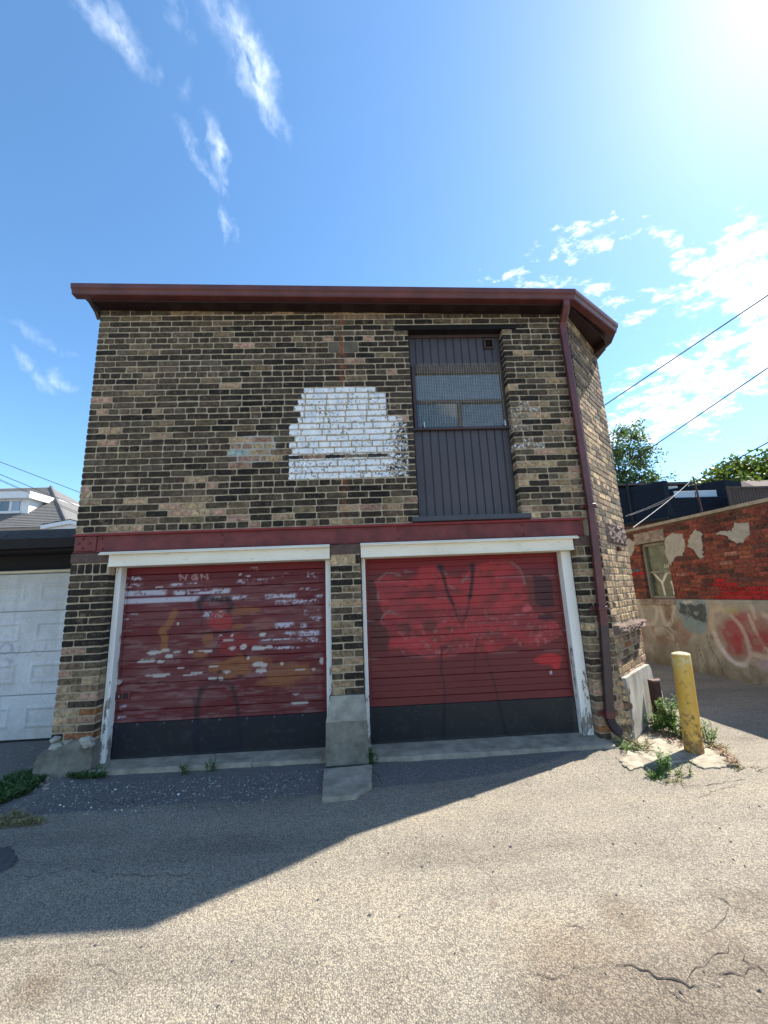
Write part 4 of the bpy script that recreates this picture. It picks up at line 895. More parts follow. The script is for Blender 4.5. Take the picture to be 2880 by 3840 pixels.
    P.line(dk, k1, .028, .75, .7, 2); P.line(dk, k2, .028, .75, .7, 2); P.line(dk, [RD(865, 690), RD(835, 800), RD(828, 970)], .024, .6, .8); P.line(dk, [RD(905, 820), RD(930, 920)], .028, .6, .8); P.ell(dk, *RD(615, 790), .05, .03, .5, .4, .4)
    c = RD(1357, 962); P.ell(srgb(170, 170, 175), c[0], c[1], .016, .018, .95, .2, .2)
    kp = Paint(x, z, srgb(31, 34, 37)); kp.put(srgb(23, 27, 34), .7*sstep(.4, .65, fbm(x*2, z*3, 26))); kp.put(srgb(60, 62, 64), .3*sstep(.6, .75, fbm(x*25, z*25, 28))); kp.line(srgb(14, 16, 26), k1[3:], .036, .9, .5); kp.line(srgb(12, 14, 28), k2[1:], .036, .9, .5)
    kp.put(srgb(86, 80, 76), .6*sstep(.055, .03, z)*fbm(x*20, z*20, 4)+.6*sstep(5.11, 5.14, x)*fbm(x*20, z*9, 7))
    return np.where((z < .374)[:, None], kp.c, P.c)
gL = [1.895, 1.819, 1.751, 1.663, 1.580, 1.513, 1.431, 1.345, 1.269, 1.189, 1.103, 1.024, .943, .865, .792, .720, .632, .544, .467, .385, .352]
doorL = garage_door(.385, 2.643, .062, .062, gL, paint_left, .350, (1.819, 1.663, 1.431, 1.189, .943, .720, .467), (.378, 2.638), (.300, 2.641))
gR = [1.895]; 
for a, b in zip([1.855, 1.658, 1.459, 1.248, 1.064, .859, .653, .456], [1.658, 1.459, 1.248, 1.064, .859, .653, .456, .374]):
    gR += [a] if a != 1.855 else [1.855]
    if a-b > .12: gR += [a-(a-b)*.36, a-(a-b)*.68]
gR.append(.374)
doorR = garage_door(2.962, 5.287, .045, .115, gR, paint_right, .372, (1.658, 1.459, 1.248, 1.064, .859, .653, .456), (2.966, 5.268), (2.964, 5.315))
lx, lz = LD(152, 1050)
MB().cbox(lx-.075, lx+.075, .186, .196, lz-.045, lz+.045, .003).build('lock_plate', M['beam'], doorL)
for dx in (-.034, .030): MB().box(lx+dx-.024, lx+dx+.024, .184, .187, lz-.028, lz+.028).build('lock_recess', simple('lock_hole', (.03, .012, .014), .7, .2), doorL)
MB().cbox(lx-.034, lx-.026, .172, .186, lz-.012, lz+.012, .002).build('handle', M['steel'], doorL)

# upper loading opening: siding, window, wire mesh, sill flashing
MB().cbox(3.44, 4.925, -.012, .14, 4.598, 4.664, .004, .001).build('lintel', M['lintel'], bld)
pn = MB(); pn.box(3.60, 4.756, .135, .2, 2.25, 4.61)
panel = pn.build('siding_panel', M['trim'], bld)
edges = [3.622, 3.716, 3.812, 3.908, 4.002, 4.098, 4.194, 4.289, 4.384, 4.479, 4.574, 4.664, 4.752]
for a, b in zip(edges[:-1], edges[1:]):
    MB().add([(a+.001, .128, 2.34), (a+.006, .115, 2.34), (b-.012, .115, 2.34), (b-.008, .124, 2.34), (b+.001, .126, 2.34), (a+.001, .128, 3.352), (a+.006, .115, 3.352), (b-.012, .115, 3.352), (b-.008, .124, 3.352), (b+.001, .126, 3.352)],
             [(0, 1, 6, 5), (1, 2, 7, 6), (2, 3, 8, 7), (3, 4, 9, 8)]).build('siding_board', M['siding'], panel)
edges = [3.622, 3.700, 3.790, 3.885, 3.980, 4.075, 4.171, 4.267, 4.362, 4.456, 4.551, 4.645, 4.752]
for a, b in zip(edges[:-1], edges[1:]):
    MB().add([(a+.001, .128, 4.19), (a+.006, .115, 4.19), (b-.012, .115, 4.19), (b-.008, .124, 4.19), (b+.001, .126, 4.19), (a+.001, .128, 4.565), (a+.006, .115, 4.565), (b-.012, .115, 4.565), (b-.008, .124, 4.565), (b+.001, .126, 4.565)],
             [(0, 1, 6, 5), (1, 2, 7, 6), (2, 3, 8, 7), (3, 4, 9, 8)]).build('siding_board', M['siding'], panel)
MB().cbox(3.612, 4.748, .09, .135, 4.563, 4.600, .003).build('head_trim', M['trim'], panel)
MB().cbox(3.612, 4.760, .070, .135, 3.352, 3.374, .003).build('sill_trim', M['trim'], panel)
vt = MB(); vt.cbox(4.545, 4.668, .085, .118, 4.405, 4.425, .006).cbox(4.545, 4.668, .085, .118, 4.520, 4.540, .006).cbox(4.545, 4.565, .085, .118, 4.425, 4.520, .004).cbox(4.648, 4.668, .085, .118, 4.425, 4.520, .004)
v = vt.build('vent_hood', M['trim'], panel)
for k in range(4): zz = 4.432+k*.023; MB().add([(4.565, .092, zz), (4.648, .092, zz), (4.648, .112, zz+.020), (4.565, .112, zz+.020)], [(0, 1, 2, 3)]).build('louvre', M['lintel'], v)
wf = MB(); y0, y1 = .10, .15
wf.cbox(3.634, 3.676, y0, y1, 3.374, 4.19, .003); wf.cbox(4.706, 4.748, y0, y1, 3.374, 4.19, .003); wf.cbox(3.676, 4.706, y0, y1, 4.085, 4.19, .003); wf.cbox(3.676, 4.706, y0, y1, 3.374, 3.392, .003)
wf.cbox(3.676, 4.706, y0+.004, y1, 3.700, 3.742, .003); wf.cbox(4.150, 4.205, y0+.008, y1, 3.392, 3.700, .003)
win = wf.build('window', M['trim'], bld)
for (a, b, c, d, tilt) in ((3.676, 4.706, 3.742, 4.085, .02), (3.676, 4.150, 3.392, 3.700, -.03), (4.205, 4.706, 3.392, 3.700, .035)):
    MB().add([(a, .124-tilt*.2, c), (b, .124-tilt*.2, c), (b, .124+tilt*.2, d), (a, .124+tilt*.2, d)], [(0, 1, 2, 3)]).build('pane', M['pane_pale'] if c > 3.5 else (M['glass'] if tilt < 0 else M['pane_mid']), win)
ms = MB(); r9 = random.Random(3)
nx, nz = 34, 42
for i in range(nx+1):
    x = 3.70+1.005*i/nx; ms.tube([(x+r9.uniform(-.004, .004), .088, 3.40), (x, .086+r9.uniform(-.006, .004), 3.8), (x+r9.uniform(-.004, .004), .09, 4.205)], .0012, 4, False)
for j in range(nz+1):
    z = 3.402+.80*j/nz; ms.tube([(3.70, .0855, z), (4.2, .084, z+r9.uniform(-.003, .003)), (4.705, .0855, z)], .0007, 4, False)
stuff(ms.build('wire_mesh', M['mesh_wire'], win))
for x in (3.745, 4.70): MB().cbox(x-.008, x+.008, .076, .085, 3.385, 3.455, .002).build('mesh_clip', M['steel'], win)
MB().add([(3.53, .13, 2.345), (4.83, .13, 2.345), (4.83, -.045, 2.313), (3.53, -.045, 2.313), (4.83, -.05, 2.262), (3.53, -.05, 2.262), (4.83, -.03, 2.255), (3.53, -.03, 2.255), (3.53, .13, 2.25), (4.83, .13, 2.25)],
         [(0, 1, 2, 3), (3, 2, 4, 5), (5, 4, 6, 7), (7, 6, 9, 8), (0, 3, 5, 7, 8), (1, 9, 6, 4, 2)]).build('sill_flashing', M['siding'], bld)

# ---------------------------------------------------------------- red brick building across the side lane
P0 = np.array([8.7623, 1.7036, 0.0]); wdv = np.array([-.0773, .9970, 0.0]); win_ = np.array([.9970, .0773, 0.0])   # along the wall (away), into the wall
def rw(t, d, z): return P0+wdv*t+win_*d+np.array([0, 0, z])
red = thing('red_brick_building', tuple(rw(1, 1.5, 0)), 'low red brick building with patched bricks and a graffiti covered cement base', 'building')
def quadbox(mb, f, a0, a1, d0, d1, z0, z1, c=None):
    vs = [f(a, d, z) for z in (z0, z1) for a, d in ((a0, d0), (a1, d0), (a1, d1), (a0, d1))]
    mb.add(vs, [(0, 3, 2, 1), (4, 5, 6, 7), (0, 1, 5, 4), (1, 2, 6, 5), (2, 3, 7, 6), (3, 0, 4, 7)], c)
T0, T1 = -3.2, 6.0; WT0, WT1, WZ0, WZ1 = 1.36, 2.03, 1.215, 2.255
m = MB(); quadbox(m, rw, T0, WT0, .008, .3, 1.19, 2.60); quadbox(m, rw, WT1, T1, .0085, .3, 1.19, 2.60); quadbox(m, rw, WT0, WT1, .009, .3, WZ1+.04, 2.60); quadbox(m, rw, WT0, WT1, .0095, .3, 1.0, WZ0)
rwall = m.build('brick_wall', M['mortar_red'], red)
PATCHES = [[(1.14, 2.40), (.94, 2.36), (.92, 2.10), (1.02, 1.97), (1.21, 1.94), (1.32, 1.81), (1.41, 1.99), (1.36, 2.33)], [(.67, 2.39), (.56, 2.31), (.60, 2.07), (.62, 1.91), (.69, 1.88), (.75, 2.02), (.88, 2.13), (.82, 2.28)],
           [(-.05, 2.37), (-.24, 2.35), (-.25, 2.24), (-.15, 2.11), (-.04, 2.05), (.07, 2.10), (.12, 2.18), (.31, 2.24), (.31, 2.28), (.18, 2.285), (.04, 2.26)], [(2.28, 2.46), (2.10, 2.34), (2.19, 2.16), (2.35, 2.04), (2.6, 2.1), (2.6, 2.4)]]
REDP = [(.49, 1.53), (.41, 1.53), (.41, 1.47), (.16, 1.47), (.15, 1.41), (-.20, 1.42), (-.24, 1.54), (-2.9, 1.56), (-2.9, 1.19), (.55, 1.19), (.52, 1.35)]
rr = random.Random(17); rbl = []
RPAL = dict(red=(.25, .064, .047), deep=(.155, .044, .036), orange=(.265, .085, .050), brown=(.09, .040, .030), purple=(.11, .048, .044), scar=(.36, .016, .022), blue=(.12, .13, .18), pink=(.36, .16, .12))
def rpick(**w):
    t = rr.random()*sum(w.values())
    for k, v in w.items():
        t -= v
        if t <= 0: break
    f = rr.uniform(.8, 1.2); return tuple(c*f for c in RPAL[k])
z = 1.24; k = 0
while z < 2.585:
    k += 1; spans = [(T0, T1)]
    if WZ0-.02 < z < WZ1+.02: spans = [(T0, WT0), (WT1, T1)]
    elif 2.29 < z < 2.52: spans = [(T0, 1.345), (2.11, T1)]
    for a, b in spans:
        s = a; first = True
        while s < b-.02:
            L = .205*((.5 if k % 2 else 1) if first else 1)+rr.uniform(-.008, .008)
            if rr.random() < .06: L = .1
            if b-(s+L) < .05: L = b-s
            L = min(L, b-s); c_ = s+L/2; tt = np.array([c_]); zz = np.array([z])
            if inpoly(tt, zz, REDP)[0] or (2.1 < c_ < 2.36 and 1.66 < z < 1.76): cl = rpick(scar=1)
            elif z > 2.42: cl = rpick(brown=2, red=1, deep=1, pink=.2)
            else: cl = rpick(red=3.2, deep=1.8, orange=1.3 if z > 1.9 else 1.0, brown=.5, purple=.6, pink=.12, blue=.04)
            rbl.append((c_, z, L, cl)); s += L+.010; first = False
    z += .0675
def rarea(b):
    p = [proj(rw(b[0]+u*b[2]/2, 0, b[1]+v*.03)) for u, v in ((-1, -1), (1, -1), (1, 1), (-1, 1))]
    x = sum(q[0] for q in p)/4
    if x > 2990 or x < 2330: return 0
    return abs(sum(p[i][0]*p[(i+1) % 4][1]-p[(i+1) % 4][0]*p[i][1] for i in range(4)))/2
rbl.sort(key=lambda b: -rarea(b)); rbase = base_of(red); rp = {}
rotz = math.atan2(wdv[1], wdv[0])+math.pi          # prototypes face -Y: turn them to face the lane
for b in rbl[:300]:
    key = max(4, round(b[2]/.012)); lst = rp.setdefault(key, [])
    if len(lst) < 5: lst.append(proto('brick', key*.012, .0595, .09, random.Random(key*7+len(lst)), M['brick_red']))
    o = bpy.data.objects.new('brick', rr.choice(lst)); col.objects.link(o); o.parent = rwall; o.location = tuple(rw(b[0], 0, b[1])-rbase)
    o.rotation_euler = (0, rr.uniform(-.006, .006), rotz); o.scale.x = b[2]/(key*.012); o.color = (*b[3], 1)
rf = MB()
for b in rbl[300:]:
    vs, fs = brick_geo(b[2], .0595, .09, rr); rf.add([rw(b[0]-x, y, zz+b[1]) for x, y, zz in vs], fs, b[3])
o = stuff(rf.build('brick_field', M['brick_red'], rwall)); o.color = (0, 0, 0, 1)
for i, pp in enumerate(PATCHES):
    P = []; r = random.Random(i)
    for a, b in zip(pp, pp[1:]+pp[:1]):
        for q in range(4): t = q/4; P.append((a[0]+(b[0]-a[0])*t+r.uniform(-.022, .022), a[1]+(b[1]-a[1])*t+r.uniform(-.018, .018)))
    n = len(P); cx = sum(p[0] for p in P)/n; cz = sum(p[1] for p in P)/n
    MB().add([rw(t, .004, z_) for t, z_ in P]+[rw(t*.96+cx*.04, -.007, z_*.96+cz*.04) for t, z_ in P], [(j, (j+1) % n, n+(j+1) % n, n+j) for j in range(n)]+[tuple(range(n, 2*n))]).build('cement_patch', M['parge'], rwall)
# cement base with layers of old graffiti
def stucco_paint(t, z):
    P = Paint(t, z, srgb(160, 153, 140)); n = fbm(t*2.2, z*2.2, 41); n2 = fbm(t*7, z*7, 42)
    P.put(srgb(126, 116, 104), .6*sstep(.5, .7, n)); P.put(srgb(182, 174, 156), .6*sstep(.52, .7, n2)); P.put(srgb(98, 92, 74), .7*sstep(.30, .0, z)*sstep(.35, .65, n2)); P.put(srgb(110, 100, 84), .45*sstep(.75, .2, z)*sstep(.4, .6, fbm(t*9, z*1.5, 48)))
    P.put(srgb(120, 84, 62), .7*sstep(.4, .6, n)*sstep(1.35, 1.45, t)*sstep(2.2, 2.0, t)*sstep(.75, .9, z)); P.put(srgb(140, 96, 80), .5*sstep(.45, .62, fbm(t*4, z*3, 45))*sstep(.9, 1.2, t)*sstep(.3, .5, z)*sstep(.9, .7, z))
    pale = srgb(190, 180, 166)
    for s_, w, a in (([(2.27, 1.17), (2.20, .95), (2.17, .76), (2.02, .72), (1.86, .80), (1.79, .98), (1.86, 1.13), (1.95, 1.18)], .085, .75), ([(1.95, 1.18), (1.80, 1.0), (1.86, .82)], .06, .6), ([(1.72, 1.19), (1.70, .98), (1.66, .77), (1.58, .74), (1.46, .84), (1.36, 1.08)], .075, .7), ([(1.70, .98), (1.55, .68), (1.42, .62)], .05, .5),
                     ([(2.05, .72), (2.02, .55), (1.95, .45)], .05, .45), ([(1.9, .62), (1.75, .66), (1.6, .62), (1.5, .5)], .05, .5), ([(1.66, .5), (1.52, .48), (1.44, .36), (1.44, .22)], .03, .4)): P.line(pale, s_, w, a, .5, int(w*1000), .4)
    P.poly(srgb(128, 146, 148), [(1.28, 1.19), (.70, 1.18), (.70, 1.0), (.75, .80), (.86, .66), (.99, .60), (1.12, .66), (1.23, .73), (1.30, .92)], .85, .05, 51, 6); P.ell(srgb(190, 188, 184), 1.05, 1.16, .12, .03, .8, .3, .4, 3)
    P.poly(srgb(62, 62, 64), [(1.24, 1.15), (1.14, 1.12), (.90, 1.10), (.84, 1.14), (.74, 1.13), (.74, .98), (.79, .80), (.92, .86), (1.05, .93), (1.18, .92), (1.25, .98)], .8, .05, 52, 12); P.put(srgb(120, 128, 128), .6*sstep(.55, .7, fbm(t*16, z*16, 57))*sstep(.7, .8, t)*sstep(1.3, 1.2, t)*sstep(.75, .85, z))
    P.ell(srgb(140, 146, 146), .93, .97, .045, .035, .9, .3, .3, 4); P.ell(srgb(110, 112, 112), 1.08, 1.03, .05, .03, .6, .4, .4, 5); P.ell(srgb(96, 96, 94), .72, .60, .05, .05, .5, .5, .5, 6)
    P.ell(srgb(150, 92, 86), .10, .72, .62, .36, .7, .5, .35, 8, 4); P.put(srgb(158, 70, 74), .65*sstep(.5, .62, fbm(t*6, z*6, 55))*sstep(.55, .45, t)*sstep(.3, .42, z)*sstep(1.1, .9, z))
    ring = [(.46, 1.07), (.60, 1.02), (.67, .85), (.66, .66), (.60, .48), (.50, .32), (.37, .235), (.25, .24), (.16, .33), (.12, .48), (.13, .66), (.20, .84), (.30, .96)]
    P.line(srgb(196, 176, 150), ring[:4], .12, .65, .7, 4, .3); P.line(srgb(196, 182, 172), ring[3:8], .095, .9, .5, 4, .3); P.line(srgb(188, 172, 162), ring[7:], .075, .7, .6, 5, .3)
    P.line(srgb(200, 196, 204), ring[4:8], .05, .8, .6); P.ell(srgb(160, 60, 66), .31, .52, .12, .20, .75, .5, .5, 9, 8); P.ell(srgb(180, 168, 110), .28, 1.05, .16, .08, .45, .6, .4, 10)
    for s_, w in (([(.02, .98), (-.02, .80), (-.12, .55), (-.2, .42)], .06), ([(.10, .42), (-.05, .40), (-.25, .42)], .09), ([(-.05, 1.12), (-.06, .95)], .06), ([(-.2, 1.0), (-.45, .8), (-.6, .5), (-.5, .25), (-.25, .2)], .10), ([(-.7, 1.1), (-.9, .7), (-1.3, .3)], .1), ([(-1.5, 1.1), (-1.7, .6), (-2.2, .5)], .1)): P.line(srgb(196, 178, 160), s_, w, .7, .6, 7, .4)
    P.ell(srgb(170, 150, 160), -.1, .28, .18, .1, .6, .5, .4, 12); P.ell(srgb(150, 56, 62), -.12, .68, .10, .16, .7, .5, .5, 13, 9); P.ell(srgb(90, 70, 120), -1.3, .7, .5, .25, .6, .4, .4, 14, 4); P.ell(srgb(60, 90, 110), -2.2, .8, .5, .2, .6, .4, .4, 15, 4)
    for cr_ in ([(.80, .62), (.76, .4), (.66, .2), (.64, .02)], [(1.02, .45), (.98, .25), (.95, .1)], [(1.5, .9), (1.46, .6), (1.50, .35)]): P.line(srgb(66, 60, 54), cr_, .012, .8, .5, 3, .5)
    return P.c
ts = np.concatenate([np.linspace(T0, -1.2, 60), np.linspace(-1.18, 2.7, 250), np.linspace(2.75, T1, 40)]); zs = np.linspace(-.06, 1.20, 80)
TT, ZZ = np.meshgrid(ts, zs); t_ = TT.ravel(); z_ = ZZ.ravel(); dd = -.045+.02*(fbm(t_*3, z_*3, 61)-.5)+.008*(fbm(t_*14, z_*14, 62)-.5); cc = stucco_paint(t_, z_)
m = MB(); n = len(ts); m.v = [tuple(rw(a, b, c)) for a, b, c in zip(t_, dd, z_)]; m.c = [tuple(q) for q in cc]; m.f = [(j*n+i, j*n+i+1, (j+1)*n+i+1, (j+1)*n+i) for j in range(len(zs)-1) for i in range(n-1)]; m.mi = [0]*len(m.f)
k = len(m.v); top = [(len(zs)-1)*n+i for i in range(n)]; m.v += [tuple(rw(a, .02, 1.204)) for a in ts]; m.c += [m.c[q] for q in top]; m.f += [(top[i], top[i+1], k+i+1, k+i) for i in range(n-1)]; m.mi = [0]*len(m.f)
base_ = m.build('cement_base', M['stucco'], red, smooth=True)
m = MB(); quadbox(m, rw, T0, 1.95, -.035, .33, 2.59, 2.642); quadbox(m, rw, 1.955, T1, -.03, .33, 2.588, 2.640); m.build('coping', M['concrete'], red)
m = MB(); m.add([rw(T0, .3, -.05), rw(T1, .3, -.05), rw(T1, 6, -.05), rw(T0, 6, -.05), rw(T0, .3, 2.55), rw(T1, .3, 2.55), rw(T1, 6, 2.35), rw(T0, 6, 2.35)], [(4, 5, 6, 7), (1, 2, 6, 5), (2, 3, 7, 6), (3, 0, 4, 7)]); m.build('rear_block', M['mortar_red'], red)
def rstone(name, t0, t1, d0, z0, z1, mat, amp, seed, parent):
    r = random.Random(seed); ns, nz = 14, 6; vs = []
    for j in range(nz+1):
        for i in range(ns+1): vs.append(rw(t0+(t1-t0)*i/ns, d0+amp*(r.random()-.5), z0+(z1-z0)*j/nz))
    ring = list(range(ns+1))+[j*(ns+1)+ns for j in range(1, nz+1)]+[nz*(ns+1)+i for i in range(ns-1, -1, -1)]+[j*(ns+1) for j in range(nz-1, 0, -1)]; n = len(vs); mm = len(ring)
    MB().add(vs+[vs[q]+win_*.1 for q in ring], [(j*(ns+1)+i, j*(ns+1)+i+1, (j+1)*(ns+1)+i+1, (j+1)*(ns+1)+i) for j in range(nz) for i in range(ns)]+[(ring[i], n+i, n+(i+1) % mm, ring[(i+1) % mm]) for i in range(mm)]).build(name, mat, parent)
rstone('stone_lintel', 1.35, 2.105, -.02, 2.295, 2.515, M['stone_pale'], .03, 1, red); rstone('window_sill', 1.32, 2.16, -.06, 1.10, 1.205, M['stone_pale'], .02, 2, red)
m = MB()
for a in ((WT0, WT0+.05, 1.215, 2.29), (WT1-.05, WT1, 1.215, 2.29), (WT0+.05, WT1-.05, 2.235, 2.29), (WT0+.05, WT1-.05, 1.215, 1.262), (WT0+.05, WT1-.05, 1.70, 1.735)): quadbox(m, rw, a[0], a[1], .07 if a[2] != 1.70 else .09, .14, a[2], a[3])
rwin = m.build('window', M['wood_grey'], red)
def pane_paint(t, z):
    P = Paint(t, z, srgb(70, 80, 62)); P.put(srgb(98, 112, 88), .6*sstep(.45, .65, fbm(t*7, z*7, 71))); P.put(srgb(46, 54, 44), .6*sstep(.5, .7, fbm(t*9, z*9, 72)))
    for s_, w in (([(1.90, 1.69), (1.80, 1.58), (1.74, 1.50), (1.72, 1.28)], .05), ([(1.74, 1.50), (1.66, 1.60), (1.58, 1.69), (1.48, 1.69), (1.43, 1.60)], .05), ([(1.52, 1.52), (1.49, 1.40), (1.50, 1.30)], .045)): P.line(srgb(200, 200, 192), s_, w, .95, .25, 3, .2)
    for s_ in ([(1.60, 1.80), (1.57, 1.85), (1.54, 1.80), (1.60, 1.80)], [(1.52, 1.86), (1.50, 1.80), (1.47, 1.87)], [(1.455, 1.80), (1.47, 1.85), (1.44, 1.83)]): P.line(srgb(185, 195, 180), s_, .014, .85, .4)
    return P.c
m = MB(); tt = np.linspace(WT0+.05, WT1-.05, 60); 
for (za, zb, d) in ((1.735, 2.235, .105), (1.262, 1.70, .125)):
    zz = np.linspace(za, zb, 46); A, B = np.meshgrid(tt, zz); c = pane_paint(A.ravel(), B.ravel()); pm = MB(); pm.v = [tuple(rw(a, d, b)) for a, b in zip(A.ravel(), B.ravel())]; pm.c = [tuple(q) for q in c]
    pm.f = [(j*60+i, j*60+i+1, (j+1)*60+i+1, (j+1)*60+i) for j in range(45) for i in range(59)]; pm.mi = [0]*len(pm.f); pm.build('pane', vcol('grimy_glass_%d' % int(za*10), .15, .4, 40, .1, .8), rwin, fixn=False)

# ---------------------------------------------------------------- neighbouring garage with white panel door (left)
gar = thing('neighbour_garage', (-1.8, 3.0, 0), 'neighbouring garage with white panelled door under a shingle roof with shade in its colour', 'garage')
GX0, GX1, GY = -4.2, -.10, 1.05
m = MB(); m.box(GX0, GX1, GY+.10, 5.2, -.02, 2.36); m.build('wall', M['black'], gar)
def garage_tag(x, z):
    P = Paint(x, z, (.60, .61, .615)); P.put((.50, .505, .505), .7*sstep(.45, .65, fbm(x*3, z*3, 81))); P.put((.36, .33, .28), .55*sstep(.35, .0, z)*(.3+.7*fbm(x*8, z*5, 83))); P.put((.42, .39, .33), .35*sstep(.5, .7, fbm(x*14, z*1.2, 84))); P.put((.56, .53, .46), .5*sstep(1.45, 1.9, z)); g = (.24, .26, .36)  # cream tone towards the top paints in the shade under the eave
    Q = lambda px, py: (lambda p: (p[0], p[2]))(hity(px*420/978., 2150+py*420/978., GY))
    for s_, w, a in (([(0, 660), (40, 615), (90, 620), (100, 680), (50, 700), (0, 690)], .03, .55), ([(110, 620), (120, 690), (160, 700), (170, 640)], .03, .5), ([(250, 700), (300, 670), (330, 720), (360, 710)], .022, .45), ([(390, 670), (405, 625)], .022, .5), ([(60, 750), (100, 770)], .05, .5), ([(230, 720), (250, 715)], .02, .4), ([(-60, 640), (-20, 700), (-90, 720)], .03, .5)): P.line(g, [Q(*q) for q in s_], w, a, .9, 3, .6)
    return P.c
gd = MB(); gd.box(GX0+.5, GX1-.35, GY+.045, GY+.098, 0.0, 1.945); gdoor = gd.build('panel_door', M['white'], gar)
secs = [(.012, .497), (.507, .985), (.995, 1.475), (1.485, 1.935)]
for (za, zb) in secs:                                   # each section: embossed panels, tag painted on
    xa, xb = GX0+.5, GX1-.355; nx = int((xb-xa)/.012); nz = int((zb-za)/.012); xs = np.linspace(xa, xb, nx); zs = np.linspace(za, zb, nz); A, B = np.meshgrid(xs, zs); x = A.ravel(); zz = B.ravel()
    pw = .60; u = ((x+1.175) % pw); e = np.minimum(np.minimum(u-.08, pw-.08-u), np.minimum(zz-za-.115, zb-.115-zz)); dep = -.012*(sstep(.0, .03, e)-1.35*sstep(.03, .055, e))
    c = garage_tag(x, zz); pm = MB(); pm.v = [(a, GY-dep, b) for a, b, dep in zip(x, zz, -dep)]; pm.c = [tuple(q) for q in c]; pm.f = [(j*nx+i, j*nx+i+1, (j+1)*nx+i+1, (j+1)*nx+i) for j in range(nz-1) for i in range(nx-1)]; pm.mi = [0]*len(pm.f); pm.build('door_section', M['wpaint'], gdoor, smooth=True, fixn=False)
MB().cbox(GX0+.4, GX1-.2, GY-.02, GY+.09, 1.948, 1.985, .008).build('head_trim', M['cream'], gar)
MB().box(GX0+.5, GX1-.355, GY+.0, GY+.09, -.02, .012).build('bottom_seal', M['black'], gar)
ez = 2.30; GRI = float(hity(140, 1992, 3.0)[2])-2.30; print('garage rise', GRI)
MB().add([(GX0-.2, .60, ez), (GX1+.02, .60, ez), (GX1+.02, 3.0, ez+GRI), (GX0-.2, 3.0, ez+GRI), (GX0-.2, .60, ez-.03), (GX1+.02, .60, ez-.03), (GX1+.02, 3.0, ez+GRI-.08), (GX0-.2, 3.0, ez+GRI-.08), (GX0-.2, 5.4, ez), (GX1+.02, 5.4, ez), (GX0-.2, 5.4, ez-.03), (GX1+.02, 5.4, ez-.03)],
         [(0, 1, 2, 3), (4, 5, 6, 7), (0, 1, 5, 4), (3, 2, 9, 8), (7, 6, 11, 10), (8, 9, 11, 10), (0, 3, 7, 4), (1, 2, 6, 5), (3, 8, 10, 7), (2, 9, 11, 6)]).build('roof_deck', M['black'], gar)
groof = MB(); rs = random.Random(8); sl = 0; nrow = 18
rows_ = []
for j in range(nrow):                                 # shingle courses as overlapping strips, tabs uneven
    y0 = .58+j*2.42/nrow; y1 = y0+2.42/nrow*1.15; x = GX0-.2
    sh = MB()
    while x < GX1+.02:
        w = rs.uniform(.14, .32); xb = min(x+w, GX1+.02); o_ = rs.uniform(0, .02); f = lambda y: ez+.012+(y-.60)*GRI/2.4
        sh.add([(x, y0-o_, f(y0-o_)+.022), (xb-.004, y0-o_, f(y0-o_)+.022), (xb-.004, y1, f(y1)+.006), (x, y1, f(y1)+.006), (x, y0-o_, f(y0-o_)), (xb-.004, y0-o_, f(y0-o_))], [(0, 1, 2, 3), (4, 5, 1, 0)]); x = xb
    sh.build('shingle_course', M['shingle_dark'] if j < 40 else M['shingle'], gar, fixn=False)
gp = [(0, -.02), (-.07, -.02), (-.085, .03), (-.10, .07), (-.10, .085), (-.09, .085), (-.01, .02), (0, .08)]
MB().sweep(gp, [((GX0-.2, .615, ez-.085), (0, 1, 0), (0, 0, 1)), ((GX1+.02, .615, ez-.075), (0, 1, 0), (0, 0, 1))]).build('gutter', M['black'], gar)
MB().box(GX0, GX1, .70, GY+.1, 2.19, 2.21).build('soffit', M['black'], gar)

# ---------------------------------------------------------------- house behind on the left
HY = 12.0
def PX(px, py, Y): return hity(px*420/1659., 1700+py*420/1659., Y)
hb = PX(700, 1200, HY); hs = thing('hip_roof_house', (float(hb[0]), HY+2, 0), 'grey hip roofed house with a white dormer beyond the garage', 'house')
apex = PX(755, 505, HY+1.5); fr_ = PX(1010, 1080, HY-1.5); rt = PX(1800, 930, HY+1.0); lf_ = PX(-900, 1080, HY-1.5); ltop = PX(-300, 640, HY+1.5); ltop[2] = apex[2]-.02
ez2 = fr_[2]
ridge_l = np.array([apex[0]-6, apex[1], apex[2]]); fl = np.array([apex[0]-9, fr_[1], ez2]); frr = np.array([fr_[0], fr_[1], ez2]); br = np.array([fr_[0], fr_[1]+7.5, ez2]); bl_ = np.array([fl[0], fr_[1]+7.5, ez2])
m = MB(); m.add([fl, frr, br, bl_, apex, ridge_l], [(0, 1, 4, 5), (1, 2, 4), (2, 3, 5, 4), (3, 0, 5)]); hro = m.build('roof', M['shingle'], hs)
m = MB(); m.box(fl[0]+.4, frr[0]-.4, fl[1]+.4, br[1]-.4, 0, ez2+.1); m.build('wall', M['white'], hs)
nrm_t = (apex-frr)
for j in range(28):                                  # shingle courses on the face towards us
    t0, t1 = j/28, (j+1.08)/28; a = fl+(ridge_l-fl)*t0; b = frr+(apex-frr)*t0; c = frr+(apex-frr)*t1; d = fl+(ridge_l-fl)*t1; u = np.array([0, -.012, .03])
    MB().add([a+u, b+u, c+u*.3, d+u*.3, a, b], [(0, 1, 2, 3), (4, 5, 1, 0)]).build('shingle_course', M['shingle'], hro, fixn=False)
MB().tube([frr+np.array([0, 0, .03]), apex+np.array([0, 0, .03])], .07, 6).build('hip_cap', M['shingle'], hro)
d0 = PX(410, 900, HY-.6); d1 = PX(440, 680, HY-.6); dl = d0[0]-3.6; zt = d1[2]; zb = PX(300, 905, HY-.6)[2]
dm = MB(); dm.box(dl, d0[0], HY-.6, HY+1.6, zb-.3, zt); dorm = dm.build('dormer', M['white'], hs)
